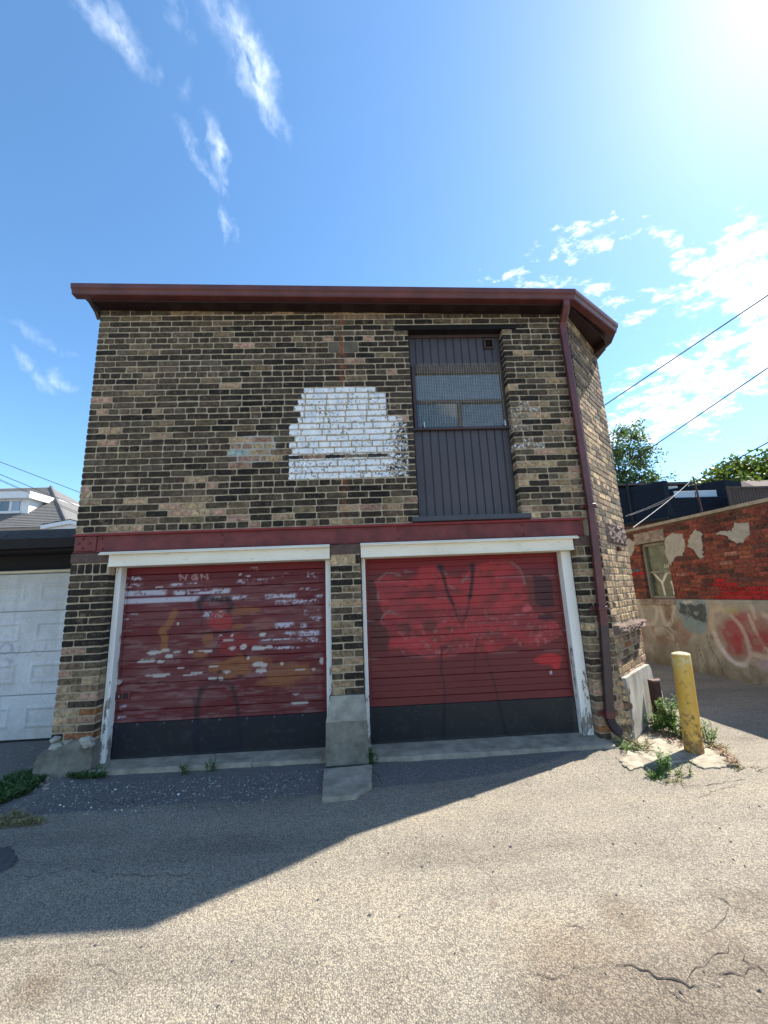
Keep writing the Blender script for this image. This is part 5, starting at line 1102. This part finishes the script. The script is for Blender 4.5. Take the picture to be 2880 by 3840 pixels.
MB().add([(dl-.2, HY-.85, zt+.0), (d0[0]+.18, HY-.85, zt), (d0[0]+.18, HY+1.9, zt), (dl-.2, HY+1.9, zt), (dl-.2, HY-.85, zt+.26), (d0[0]+.18, HY-.85, zt+.26), (d0[0]+.18, HY+1.9, zt+.30), (dl-.2, HY+1.9, zt+.30)],
         [(0, 3, 2, 1), (4, 5, 6, 7), (0, 1, 5, 4), (1, 2, 6, 5), (2, 3, 7, 6), (3, 0, 4, 7)]).build('dormer_roof', M['white'], hs)
wa = PX(25, 860, HY-.61); wb = PX(305, 705, HY-.61)
m = MB(); m.cbox(wa[0]-.12, wb[0]+.06, HY-.66, HY-.60, wa[2]-.10, wa[2], .01).cbox(wa[0]-.12, wb[0]+.06, HY-.66, HY-.60, wb[2], wb[2]+.06, .01); m.cbox((wa[0]+wb[0])/2-.05, (wa[0]+wb[0])/2+.05, HY-.65, HY-.60, wa[2], wb[2], .01)
w_ = m.build('window', M['white'], dorm)
MB().box(wa[0]-.1, (wa[0]+wb[0])/2-.05, HY-.63, HY-.601, wa[2], wb[2]).build('pane', M['glass'], w_); MB().box((wa[0]+wb[0])/2+.05, wb[0], HY-.63, HY-.601, wa[2], wb[2]).build('pane', M['curtain'], w_)
ga, gb_, gc = PX(600, 1065, 9.0), PX(1035, 985, 9.0), PX(1420, 1085, 9.0)
pg = thing('gable_porch', (float(gb_[0]), 9.6, 0), 'small gable with white trim boards below the hip roof', 'porch')
for a, b in ((ga, gb_), (gb_, gc)):
    t = b-a; MB().add([a+np.array([0, 0, -.12]), b+np.array([0, 0, -.12]), b, a, a+np.array([0, .1, -.12]), b+np.array([0, .1, -.12]), b+np.array([0, .1, 0]), a+np.array([0, .1, 0])], [(0, 1, 2, 3), (4, 5, 6, 7), (0, 1, 5, 4), (2, 3, 7, 6), (0, 3, 7, 4), (1, 2, 6, 5)]).build('rake_board', M['white'], pg)
dz = np.array([0, 2.2, 0]); up = np.array([0, 0, .03])
MB().add([ga+up, gb_+up, gc+up, ga+dz+up, gb_+dz+up, gc+dz+up, ga+dz*0+np.array([0, .05, -.4]), gc+np.array([0, .05, -.4])], [(0, 1, 4, 3), (1, 2, 5, 4)]).build('roof', M['shingle'], pg)
m = MB(); m.add([(ga[0]+.2, 9.12, 0), (gc[0]-.2, 9.12, 0), (gc[0]-.2, 9.12, gc[2]), (gb_[0], 9.12, gb_[2]-.06), (ga[0]+.2, 9.12, ga[2]), (ga[0]+.2, 11, 0), (gc[0]-.2, 11, 0), (gc[0]-.2, 11, gc[2]), (ga[0]+.2, 11, ga[2])], [(0, 1, 2, 3, 4), (0, 4, 8, 5), (1, 2, 7, 6)]); m.build('wall', M['white'], pg)

# ---------------------------------------------------------------- navy house, fence and far roof on the right
kz = 580/1659.
def Q4(x, y, Y): return hity(2300+x*kz, 1500+y*kz, Y)
NY = 14.0
c0 = Q4(592, 1240, NY); cb_ = c0[2]
nav = thing('navy_house', (float(c0[0]), NY+2, 0), 'dark navy sided house with glass railed terrace above the red brick building', 'house')
def nav_board(name, P, parent, mat=M['navy'], th=.05): return MB().slab(P, th).build(name, mat, parent)
lft = hitz(2300+130*kz, 1500+1310*kz, cb_); ltopz = Q4(65, 945, lft[1])[2]; rtopz = Q4(555, 865, NY)[2]
X = np.array; vz = lambda p, z: X([p[0], p[1], z])
lft2 = c0+(lft-c0)*1.6
m = MB(); m.add([vz(c0, cb_), vz(lft2, cb_), vz(lft2, ltopz-.1), vz(c0, rtopz), vz(c0, cb_)+X([.25, 0, 0]), vz(lft2, cb_)+X([.2, .3, 0]), vz(lft2, ltopz-.1)+X([.2, .3, 0]), vz(c0, rtopz)+X([.25, 0, 0])], [(0, 1, 2, 3), (4, 5, 6, 7), (0, 1, 5, 4), (2, 3, 7, 6), (0, 3, 7, 4), (1, 2, 6, 5)])
nl = m.build('side_wall', M['navy'], nav)
rt_ = Q4(1262, 1060, NY); pz = Q4(800, 1042, NY)[2]
m = MB(); m.box(c0[0]+.05, rt_[0], NY+.05, NY+.25, cb_-.3, pz); nf = m.build('terrace_wall', M['navy'], nav)
nb = 11
for j in range(nb):                                   # lap siding boards
    za = cb_-.05+(pz-cb_+.05)*j/nb; zb = cb_-.05+(pz-cb_+.05)*(j+1)/nb
    MB().add([(c0[0]+.05, NY, za), (rt_[0], NY, za), (rt_[0], NY+.035, zb), (c0[0]+.05, NY+.035, zb), (c0[0]+.05, NY+.05, za), (rt_[0], NY+.05, za)], [(0, 1, 2, 3), (4, 5, 1, 0)]).build('siding_board', M['navy'], nf, fixn=False)
nb = 18; nrm2 = np.cross(lft2-c0, X([0, 0, 1.])); nrm2 = nrm2/np.linalg.norm(nrm2); nrm2 = nrm2 if nrm2 @ (CAM-c0) > 0 else -nrm2
for j in range(nb):
    zt0 = cb_+(rtopz-cb_)*j/nb; zt1 = cb_+(rtopz-cb_)*(j+1)/nb; f1 = min(1.0, max(.0, (rtopz-zt1)/max(1e-3, rtopz-ltopz+.1))); e = c0+(lft2-c0)*(1 if zt1 < ltopz-.1 else max(.02, f1))
    MB().add([vz(c0, zt0)+nrm2*.035, vz(e, zt0)+nrm2*.035, vz(e, zt1)+nrm2*.008, vz(c0, zt1)+nrm2*.008], [(0, 1, 2, 3)]).build('siding_board', M['navy'], nl, fixn=False)
pb = Q4(200, 1290, 13.2); pt_ = Q4(185, 905, 13.2); dp = MB(); pA = c0+(lft-c0)*.80+nrm2*.09
dp.tube([vz(pA, cb_-.1), vz(pA, ltopz+.15)], .06, 8); dp.build('downpipe', M['black'], nav)
m = MB(); m.tube([vz(c0, cb_-.12)+nrm2*.1, vz(lft2, cb_-.12)+nrm2*.1], .09, 8); m.build('eave_pipe', M['black'], nav)
print('navy', c0, lft2, rt_)
m = MB(); m.prism([(rt_[0]+.3, NY+.1), (c0[0]+.1, NY+.1), (lft2[0]+.1, lft2[1]+.1), (lft2[0]+.1, max(NY+5, lft2[1]+2)), (rt_[0]+.3, NY+5)], 0, cb_-.02); m.build('brick_storey', simple('brown_brick_far', (.13, .06, .045), .95, .5, 14, .3), nav)
bz = Q4(700, 892, NY+2.5)[2]; bx0 = Q4(560, 900, NY+2.5)[0]; bx1 = Q4(800, 900, NY+2.5)[0]
m = MB(); m.box(bx0-6, bx1, NY+2.5, NY+5, cb_, bz-.12); nbk = m.build('upper_storey', M['navy'], nav); MB().box(bx0-6.2, bx1+.12, NY+2.2, NY+5.2, bz-.12, bz).build('roof', M['trim'], nav)
w0 = Q4(583, 1040, NY+2.45); w1 = Q4(675, 940, NY+2.45)
m = MB(); m.box(w0[0]-.1, w1[0]+.08, NY+2.44, NY+2.5, w0[2]-.3, w1[2]+.1); wnn = m.build('window', M['white'], nav); MB().box(w0[0], w1[0]-.02, NY+2.42, NY+2.44, w0[2], w1[2]).build('pane', M['glass_blue'], wnn)
b0 = Q4(655, 1040, NY+.12); b1 = Q4(1098, 975, NY+.12); bm2 = (b0[0]+b1[0])/2
for a, b in ((b0[0], bm2-.03), (bm2+.03, b1[0])): MB().box(a, b, NY+.10, NY+.125, pz+.01, b1[2]).build('glass_panel', M['glass_blue'], nav)
m = MB(); m.box(b0[0], b1[0], NY+.085, NY+.14, b1[2], b1[2]+.035); m.build('glass_rail', M['white'], nav)
wl = Q4(905, 950, NY+1.5); wr = Q4(1195, 855, NY+.2)
m = MB(); m.add([vz(wr, cb_), vz(wr+X([-2.6, 1.2, 0]), cb_), vz(wr+X([-2.6, 1.2, 0]), wl[2]-.1), vz(wr, wr[2]), vz(wr, cb_)+X([.9, .1, 0]), vz(wr+X([-2.6, 1.6, 0]), cb_), vz(wr+X([-2.6, 1.6, 0]), wl[2]-.1), vz(wr, wr[2]-.08)+X([.9, .1, 0])], [(0, 1, 2, 3), (4, 5, 6, 7), (0, 1, 5, 4), (2, 3, 7, 6), (0, 3, 7, 4), (1, 2, 6, 5)]); m.build('privacy_wall', M['navy'], nav)
# weathered fence
FY = 13.0; fa = Q4(1245, 1120, FY); fb = Q4(1245, 935, FY); fx1 = Q4(1900, 935, FY)[0]
fen = thing('wooden_fence', (float(fa[0])+1, FY, 0), 'weathered dark wooden board fence beside the navy house', 'fence')
r = random.Random(2); x = fa[0]; i = 0
while x < fx1:
    MB().cbox(x, x+.128, FY, FY+.03, fa[2]-.6, fb[2]-.06+r.uniform(-.05, .03), .004).build('board', M['wood'], fen); x += .14; i += 1
MB().cbox(fa[0]-.05, fx1, FY-.05, FY-.002, fb[2]-.10, fb[2], .005).build('top_rail', M['wood'], fen); MB().cbox(fa[0]-.05, fx1, FY-.05, FY-.002, fb[2]-1.0, fb[2]-.9, .005).build('rail', M['wood'], fen)
for px in (0, 2.6): MB().cbox(fa[0]+px-.06, fa[0]+px+.06, FY-.11, FY-.052, 0, fb[2]+.02, .006).build('post', M['wood'], fen)
ra = Q4(1560, 915, 20); rb_ = Q4(1659, 840, 20)
fr2 = thing('far_house', (float(rb_[0])+2, 22, 0), 'brown shingled roof of a distant house behind the fence', 'house')
MB().add([(ra[0], 20, ra[2]-.2), (ra[0]+9, 20, ra[2]-.2), (ra[0]+7, 23, ra[2]+1.1), (ra[0]+2, 23, ra[2]+1.1), (ra[0], 26, ra[2]-.2), (ra[0]+9, 26, ra[2]-.2)], [(0, 1, 2, 3), (0, 3, 4), (1, 5, 2), (3, 2, 5, 4)]).build('roof', simple('brown_shingle', (.075, .052, .046), .9, .35, 8, .5), fr2)
MB().box(ra[0]+.4, ra[0]+8.6, 20.4, 25.6, 0, ra[2]-.15).build('wall', M['stone_pale'], fr2)
# leaning stick post standing on the low roof
sp0 = Q4(952, 1190, 7.5); sp1 = Q4(856, 830, 7.5)
MB().add([], []); stp = MB(); stp.tube([sp0-X([0, 0, .25])+(sp0-sp1)*.05, (sp0+sp1)/2, sp1], [.030, .027, .020], 6); o = stp.build('mast_pole', M['rust']); tag(o, 'thin rusty mast pole leaning above the red brick roof', 'pole'); origin_to(o, tuple(sp0-X([0, 0, .4])))

# ---------------------------------------------------------------- overhead wires
def wire(pa, pb, label, r=.012, sag=.0, mat=None, n=14):
    pa, pb = np.array(pa), np.array(pb); pts = []
    for i in range(n+1): t = i/n; p = pa+(pb-pa)*t; p[2] -= sag*4*t*(1-t); pts.append(p)
    m = MB(); m.tube(pts, r, 5); o = m.build('overhead_wire', mat or M['wire']); tag(o, label, 'wire', 'overhead wires'); origin_to(o, tuple(pa)); return o
def wp(px, py, Y): return hity(px, py, Y)
def ext(a, b, k0, k1): a = np.array(a); b = np.array(b); return a+(a-b)*k0, b+(b-a)*k1
wire(*ext(wp(0, 1732, 9), wp(300, 1847, 10), .6, 1.2), 'topmost of the wires crossing the sky at the left edge', .011)
wire(*ext(wp(0, 1779, 9), wp(296, 1900, 10), .6, 1.2), 'second wire from the top above the white dormer', .011)
wire(*ext(wp(0, 1798, 9), wp(289, 1920, 10), .6, 1.2), 'upper wire of the close pair crossing the white dormer', .007)
wire(*ext(wp(0, 1802, 9.1), wp(289, 1926, 10.1), .6, 1.2), 'lower wire of the close pair crossing the white dormer', .009)
wire(*ext(wp(2267, 1520, 12), wp(2879, 1108, 8), .8, .6), 'highest wire rising across the bright clouds at right', .024)
wire(*ext(wp(2385, 1718, 14), wp(2879, 1380, 9), .5, .5), 'middle wire running from the leafy tree up to the right edge', .024)
wire(wp(2580, 1820, 13), ext(wp(2580, 1820, 13), wp(2879, 1660, 9), 0, .6)[1], 'upper wire of the two above the mast pole', .022)
wire(wp(2600, 1830, 13), ext(wp(2600, 1830, 13), wp(2879, 1689, 9.2), 0, .6)[1], 'lower wire of the two above the mast pole', .018)
wire(wp(2374, 1978, 5.2), wp(2585, 1808, 13), 'pale service cable slanting from the coping to the navy house', .009, .05, M['wire_pale'])
wire(wp(2346, 1935, 10), wp(2540, 1850, 13.4), 'grey cable in front of the navy side wall, upper one', .008, .05, M['wire']); wire(wp(2346, 1938, 10), wp(2515, 1872, 13.4), 'grey cable in front of the navy side wall, lower one', .008, .03, M['wire'])

# ---------------------------------------------------------------- trees
def leaf(mb, p, s, r, droop=.3):
    a = r.uniform(0, 2*math.pi); el = r.uniform(-.9, .5)-droop; d = X([math.cos(a)*math.cos(el), math.sin(a)*math.cos(el), math.sin(el)])
    n = np.cross(d, X([r.uniform(-1, 1), r.uniform(-1, 1), r.uniform(.2, 1)])); n /= np.linalg.norm(n)+1e-9; w = n*s*.34
    mb.add([p-d*s*.5, p+w, p+d*s*.5, p-w], [(0, 1, 2, 3)])
def tree(px, clumps, Y, label, leafmat, ls, nleaf, seed, trunk_r=.16, spread=1.0):
    r = random.Random(seed); base = hity(px[0], px[1], Y); base[2] = 0
    t = thing('leafy_tree', tuple(base), label, 'tree'); br = MB(); cr = MB(); C0 = []
    for (cx, cy, rx, ry, dy) in clumps:
        c = hity(cx, cy, Y+dy); k = np.linalg.norm(c-CAM)/FPX; C0.append((c, rx*k, ry*k))
    zt = max(c[0][2] for c in C0); top = X([base[0], base[1], zt*.86])
    br.tube([base-X([0, 0, .2]), base+X([.05, 0, zt*.3]), base+X([-.05, .05, zt*.6]), top], [trunk_r, trunk_r*.8, trunk_r*.55, trunk_r*.2], 8)
    for (c, rx, ry) in C0:
        st = X([base[0], base[1], max(zt*.35, c[2]-ry-abs(c[0]-base[0])*.6)]); mid = (st+c)/2+X([0, 0, .1]); br.tube([st, mid, c+X([0, 0, ry*.4])], [trunk_r*.32, trunk_r*.2, trunk_r*.05], 5)
        n = max(30, int(nleaf*rx*ry))
        twigs = [c+X([r.gauss(0, .45)*rx, r.gauss(0, .45)*rx, r.gauss(0, .42)*ry]) for _ in range(max(6, int(n/16)))]
        for tw in twigs: br.tube([c+(tw-c)*.1, (c+tw)/2+X([0, 0, .05]), tw], [.022, .014, .005], 4, False)
        for _ in range(n): tw = r.choice(twigs); leaf(cr, tw+X([r.gauss(0, 1), r.gauss(0, 1), r.gauss(0, .8)])*ls*1.1*spread, ls*r.uniform(.6, 1.25), r)
    br.build('trunk', M['bark'], t); stuff(cr.build('crown', leafmat, t, fixn=False)); return t
tree((2345, 1900), [(2330, 1625, 45, 30, 0), (2385, 1640, 45, 35, .3), (2420, 1690, 35, 40, 0), (2320, 1690, 50, 30, 0), (2370, 1720, 50, 35, .5), (2410, 1745, 40, 30, 0), (2340, 1770, 60, 30, 0), (2400, 1790, 50, 30, -.3), (2450, 1800, 45, 25, 0), (2330, 1820, 55, 35, .3), (2400, 1830, 60, 30, 0), (2470, 1830, 40, 22, .3), (2280, 1720, 60, 60, .5), (2270, 1800, 60, 60, 0)],
     19, 'slender green tree rising behind the building corner', M['leaf_a'], .16, 800, 3)
tree((2830, 1900), [(2700, 1790, 55, 30, 0), (2760, 1770, 55, 32, .4), (2820, 1755, 60, 36, 0), (2870, 1740, 60, 40, .3), (2730, 1815, 60, 25, -.3), (2800, 1805, 70, 30, 0), (2870, 1795, 60, 34, 0), (2680, 1815, 40, 18, 0), (2740, 1745, 40, 20, .4), (2930, 1760, 70, 60, 0), (2640, 1825, 30, 12, 0), (2990, 1770, 70, 70, .5)],
     26, 'broad yellow green tree behind the wooden fence', M['leaf_b'], .34, 260, 5, .25, .8)

# ---------------------------------------------------------------- bollard, post, slab
bb0 = hitz(2612, 2812, .02)
bol = thing('yellow_bollard', (float(bb0[0]), float(bb0[1])+.03, 0), 'worn yellow steel bollard with rounded concrete cap on a concrete pad', 'bollard'); bx, by = bb0[0], bb0[1]+.03
kk = np.linalg.norm(X([bx, by, 1])-CAM)/FPX; topz = hity(2552, 2452, by)[2]; br_ = .107; tx = hity(2552, 2452, by)[0]
def lathe(mb, prof, cx, cy, n=32, lean=(0, 0)):
    vs = []; 
    for (rr2, zz) in prof:
        for i in range(n): a = 2*math.pi*i/n; vs.append((cx+rr2*math.cos(a)+lean[0]*zz, cy+rr2*math.sin(a)+lean[1]*zz, zz))
    fs = [(j*n+i, j*n+(i+1) % n, (j+1)*n+(i+1) % n, (j+1)*n+i) for j in range(len(prof)-1) for i in range(n)]; mb.add(vs, fs+[tuple(range((len(prof)-1)*n, len(prof)*n))]); return mb
lean = ((tx-bx)/topz, 0)
rad = .076
print('bollard', bx, by, topz, rad, lean)
lathe(MB(), [(rad, -.03), (rad, .3), (rad, .6), (rad, topz-.006), (rad*.985, topz)], bx, by, 40, lean).build('post_tube', M['yellow'], bol, smooth=True)
lathe(MB(), [(rad*.97, topz), (rad*.9, topz+.006), (rad*.65, topz+.013), (rad*.3, topz+.018), (.004, topz+.019)], bx, by, 32, lean).build('concrete_cap', simple('bollard_cap', (.55, .50, .33), .9, .4, 40, .8, 90, .01), bol, smooth=True)
sp = hitz(2492, 2715, 0)
ph = hity(2462, 2548, sp[1])[2]
pst = thing('rusty_post', (float(sp[0]), float(sp[1]), 0), 'short rusty steel channel post with scratched white tag beside the wall', 'post')
hw = .066
m = MB(); cxs = [(-hw, -.05), (hw*.15, -.05), (hw*.15, -.045), (hw, .02), (hw, .04), (-hw, .04)]
m.prism([(sp[0]+a-.02, sp[1]+b) for a, b in cxs], -.03, ph-.02); m.build('channel', M['rust'], pst)
MB().prism([(sp[0]+a*1.02-.02, sp[1]+b*1.02) for a, b in cxs], ph-.019, ph).build('top_rim', simple('worn_rust_edge', (.16, .10, .085), .8, .4, 30, .3), pst)
pa = X([sp[0]+hw*.15-.02, sp[1]-.045, 0]); pb2 = X([sp[0]+hw-.02, sp[1]+.02, 0]); fnx = np.cross(pb2-pa, X([0, 0, 1.])); fnx /= np.linalg.norm(fnx)
for j, gl in enumerate(([(.2, .0), (.5, .9), (.8, .0), (.3, .4), (.75, .4)], [(.25, .1), (.8, .9), (.75, .1), (.2, .85)], [(.3, .9), (.25, .1), (.8, .2), (.7, .9)], [(.2, .5), (.8, .5)], [(.25, .1), (.25, .9), (.8, .5), (.3, .45)], [(.3, .1), (.8, .15), (.75, .9), (.25, .85), (.3, .1)])):
    z0 = ph-.10-j*.05; pts = [pa+(pb2-pa)*(u*.8+.1)+X([0, 0, z0-.045+v*.042])+fnx*.002 for u, v in gl]; MB().tube(pts, .0022, 4).build('tag_stroke', M['flake'], pst)
slab_px = [(1216, 2890), (1392, 2874), (1395, 2946), (1330, 2992), (1208, 3002)]
sl_ = flat_patch('concrete_block', slab_px, M['concrete'], parent=None, zt=.016, wob=.01); tag(sl_, 'small pale concrete slab set in the asphalt before the middle pier', 'slab')

# ---------------------------------------------------------------- weeds, grass and litter
def weed(px, py, h, n, label, mat='weed', spread=.12, seed=0, leafs=.035, dens=26, stem='weed', bushy=False):
    r = random.Random(seed); p = hitz(px, py, 0.01); g = max(gz(p[0], p[1]), 0 if False else gz(p[0], p[1]))
    t = thing('weed_plant', (float(p[0]), float(p[1]), g), label, 'weed', 'weeds in the alley'); st = MB(); lv = MB()
    for i in range(n):
        a = r.uniform(0, 2*math.pi); hh = h*r.uniform(.55, 1.05); o = X([r.gauss(0, .3), r.gauss(0, .3), 0])*spread; d = X([math.cos(a), math.sin(a), 0])*spread*r.uniform(.2, 1.2)
        q0 = X([p[0], p[1], g-.02])+o; pts = [q0+d*(s**1.6)+X([r.uniform(-.01, .01), r.uniform(-.01, .01), hh*s]) for s in (0, .35, .7, 1.0)]
        st.tube(pts, [.0035, .003, .002, .001], 4, False)
        for k in range(int(dens*(.5+hh/h/2))):
            s = r.uniform(.12, 1)**.8; i0 = min(2, int(s*3)); f = s*3-i0; c = pts[i0]+(pts[i0+1]-pts[i0])*f; ll = leafs*(1.25-.6*s)*r.uniform(.7, 1.3); b = r.uniform(0, 2*math.pi); e = r.uniform(-.2, .9); dv = X([math.cos(b)*math.cos(e), math.sin(b)*math.cos(e), math.sin(e)])
            wv = np.cross(dv, X([r.uniform(-.3, .3), r.uniform(-.3, .3), 1])); wv = wv/np.linalg.norm(wv)*ll*.17; lv.add([c, c+dv*ll*.5+wv, c+dv*ll-X([0, 0, ll*.15]), c+dv*ll*.5-wv], [(0, 1, 2, 3)])
    st.build('stems', M[mat], t, fixn=False); stuff(lv.build('leaves', M[mat], t, fixn=False)); return t
weed(2515, 2740, .36, 16, 'tall bright green weed bush between the rusty post and the bollard', 'weed', .13, 1, .05, 60)
weed(2465, 2735, .20, 14, 'low leafy weed at the foot of the cement render', 'weed', .13, 2, .035, 46)
weed(2560, 2760, .26, 12, 'green weed hugging the left side of the bollard base', 'weed', .10, 3, .045, 46)
weed(2650, 2770, .22, 9, 'weed sprouting right behind the bollard', 'weed', .09, 4, .04, 36)
weed(2690, 2800, .08, 14, 'flat dry weed right of the bollard at the pad edge', 'weed_dry', .12, 5, .03, 14)
weed(2400, 2800, .12, 26, 'pale dry weed tangle below the downspout elbow', 'weed_dry', .17, 6, .03, 24)
weed(2345, 2800, .10, 14, 'small green sprigs at the right pier corner', 'weed', .12, 7, .028, 24)
weed(2488, 2890, .19, 7, 'upright weed standing in the bollard shadow', 'weed', .06, 8, .045, 34)
weed(2460, 2905, .07, 16, 'yellowish low weed at the front edge of the pad', 'weed', .10, 9, .025, 24)
weed(2592, 2895, .16, 2, 'single thin weed stalk in front of the bollard', 'weed', .03, 10, .028, 20)
weed(2540, 2890, .10, 4, 'short sprig beside the bollard shadow tip', 'weed', .05, 11, .025, 16)
weed(2530, 2915, .05, 16, 'dry brown ground weed along the pad edge', 'weed_dry', .14, 12, .02, 14)
weed(2770, 2865, .05, 18, 'dry tuft at the right end of the pad', 'weed_dry', .12, 13, .025, 14)
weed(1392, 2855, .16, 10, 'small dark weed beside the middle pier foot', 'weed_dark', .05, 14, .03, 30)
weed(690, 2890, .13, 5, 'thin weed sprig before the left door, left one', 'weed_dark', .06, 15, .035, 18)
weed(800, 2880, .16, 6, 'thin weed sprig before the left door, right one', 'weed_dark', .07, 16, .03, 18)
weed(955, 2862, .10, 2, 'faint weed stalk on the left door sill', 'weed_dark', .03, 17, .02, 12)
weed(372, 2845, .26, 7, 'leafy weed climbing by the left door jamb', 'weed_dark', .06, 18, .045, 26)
def ground_cover(name, label, poly, n, mat, s0, s1, seed, up=.6):
    r = random.Random(seed); P = [hitz(x, y, 0)[:2] for x, y in poly]; xs = [p[0] for p in P]; ys = [p[1] for p in P]; m = MB(); k = 0
    while k < n:
        x = r.uniform(min(xs), max(xs)); y = r.uniform(min(ys), max(ys))
        if not inpoly(X([x]), X([y]), [tuple(p) for p in P])[0]: continue
        c = X([x, y, gz(x, y)]); s = r.uniform(s0, s1); a = r.uniform(0, 6.28); e = r.uniform(.1, 1.4)*up; d = X([math.cos(a)*math.cos(e), math.sin(a)*math.cos(e), math.sin(e)]); w = X([-math.sin(a), math.cos(a), 0])*s*.13
        c = c+X([0, 0, r.uniform(0, .03)]); m.add([c-w*.6, c+w*.6, c+d*s*.6+w, c+d*s, c+d*s*.6-w], [(0, 1, 2, 3, 4)]); k += 1
    o = m.build(name, mat, fixn=False); stuff(o); o['label'] = label; o['category'] = name.replace('_', ' '); return o
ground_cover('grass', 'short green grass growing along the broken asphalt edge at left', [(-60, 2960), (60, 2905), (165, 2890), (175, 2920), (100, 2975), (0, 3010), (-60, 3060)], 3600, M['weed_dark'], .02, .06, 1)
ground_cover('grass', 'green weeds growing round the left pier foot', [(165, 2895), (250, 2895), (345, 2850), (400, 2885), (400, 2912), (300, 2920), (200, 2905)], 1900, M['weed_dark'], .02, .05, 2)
ground_cover('grass', 'thin dry grass at the left edge of the alley', [(-60, 3090), (60, 3040), (180, 3075), (150, 3090), (0, 3100)], 700, M['weed_dry'], .015, .04, 3)
ground_cover('dead_leaves', 'dead brown leaves in the corner by the middle pier foot', [(1172, 2828), (1222, 2815), (1222, 2858), (1190, 2862)], 110, M['dead'], .02, .05, 4, .4)
ground_cover('dead_leaves', 'dead leaves and dry stalks along the right edge of the bollard pad', [(2655, 2800), (2700, 2800), (2770, 2860), (2760, 2880), (2700, 2830)], 260, M['dead'], .02, .05, 5, .4)
ground_cover('dead_leaves', 'dead leaves caught behind the bollard and under the weeds', [(2440, 2745), (2560, 2760), (2580, 2800), (2540, 2800), (2470, 2765)], 200, M['dead'], .02, .05, 6, .4)
def pebbles(name, label, poly, n, mat, s0, s1, seed):
    r = random.Random(seed); P = [tuple(hitz(x, y, 0)[:2]) for x, y in poly]; xs = [p[0] for p in P]; ys = [p[1] for p in P]; m = MB(); k = 0
    while k < n:
        x = r.uniform(min(xs), max(xs)); y = r.uniform(min(ys), max(ys))
        if not inpoly(X([x]), X([y]), P)[0]: continue
        s = s0+(s1-s0)*r.random()**3; c = X([x, y, gz(x, y)+s*.2]); v = [c+X([s*r.uniform(.6, 1.2), 0, 0]), c-X([s*r.uniform(.6, 1.2), 0, 0]), c+X([0, s*r.uniform(.6, 1.2), 0]), c-X([0, s*r.uniform(.6, 1.2), 0]), c+X([0, 0, s*r.uniform(.4, .8)]), c-X([0, 0, s*.5])]
        m.add(v, [(0, 2, 4), (2, 1, 4), (1, 3, 4), (3, 0, 4), (2, 0, 5), (1, 2, 5), (3, 1, 5), (0, 3, 5)]); k += 1
    o = m.build(name, mat, fixn=False); stuff(o); o['label'] = label; o['category'] = name; return o
pebbles('gravel', 'loose grey gravel on the broken ground at left', [(-80, 2800), (190, 2780), (180, 2900), (480, 2925), (1200, 2880), (1190, 2960), (700, 3060), (100, 3080), (-80, 3020)], 2600, M['stone_bits'], .003, .014, 3)
pebbles('gravel', 'fine grit along the right door sill and pad', [(1420, 2880), (2230, 2815), (2330, 2850), (2350, 2900), (2000, 2930), (1450, 2960)], 800, M['stone_bits'], .003, .008, 4)
pebbles('litter', 'scattered white paint flakes and litter near the left pier', [(140, 2900), (300, 2920), (700, 2960), (560, 3060), (160, 3060), (120, 2990)], 42, M['flake'], .004, .014, 5)
pebbles('rubble', 'lumps of broken concrete beside the left pier foot', [(90, 2880), (170, 2870), (230, 2915), (170, 2960), (120, 2920)], 40, M['concrete'], .012, .035, 6)
pebbles('grit', 'tiny dark stones scattered over the sunlit asphalt', [(100, 3500), (2000, 2980), (2850, 2980), (2879, 3839), (0, 3839)], 140, M['tar'], .003, .011, 9)
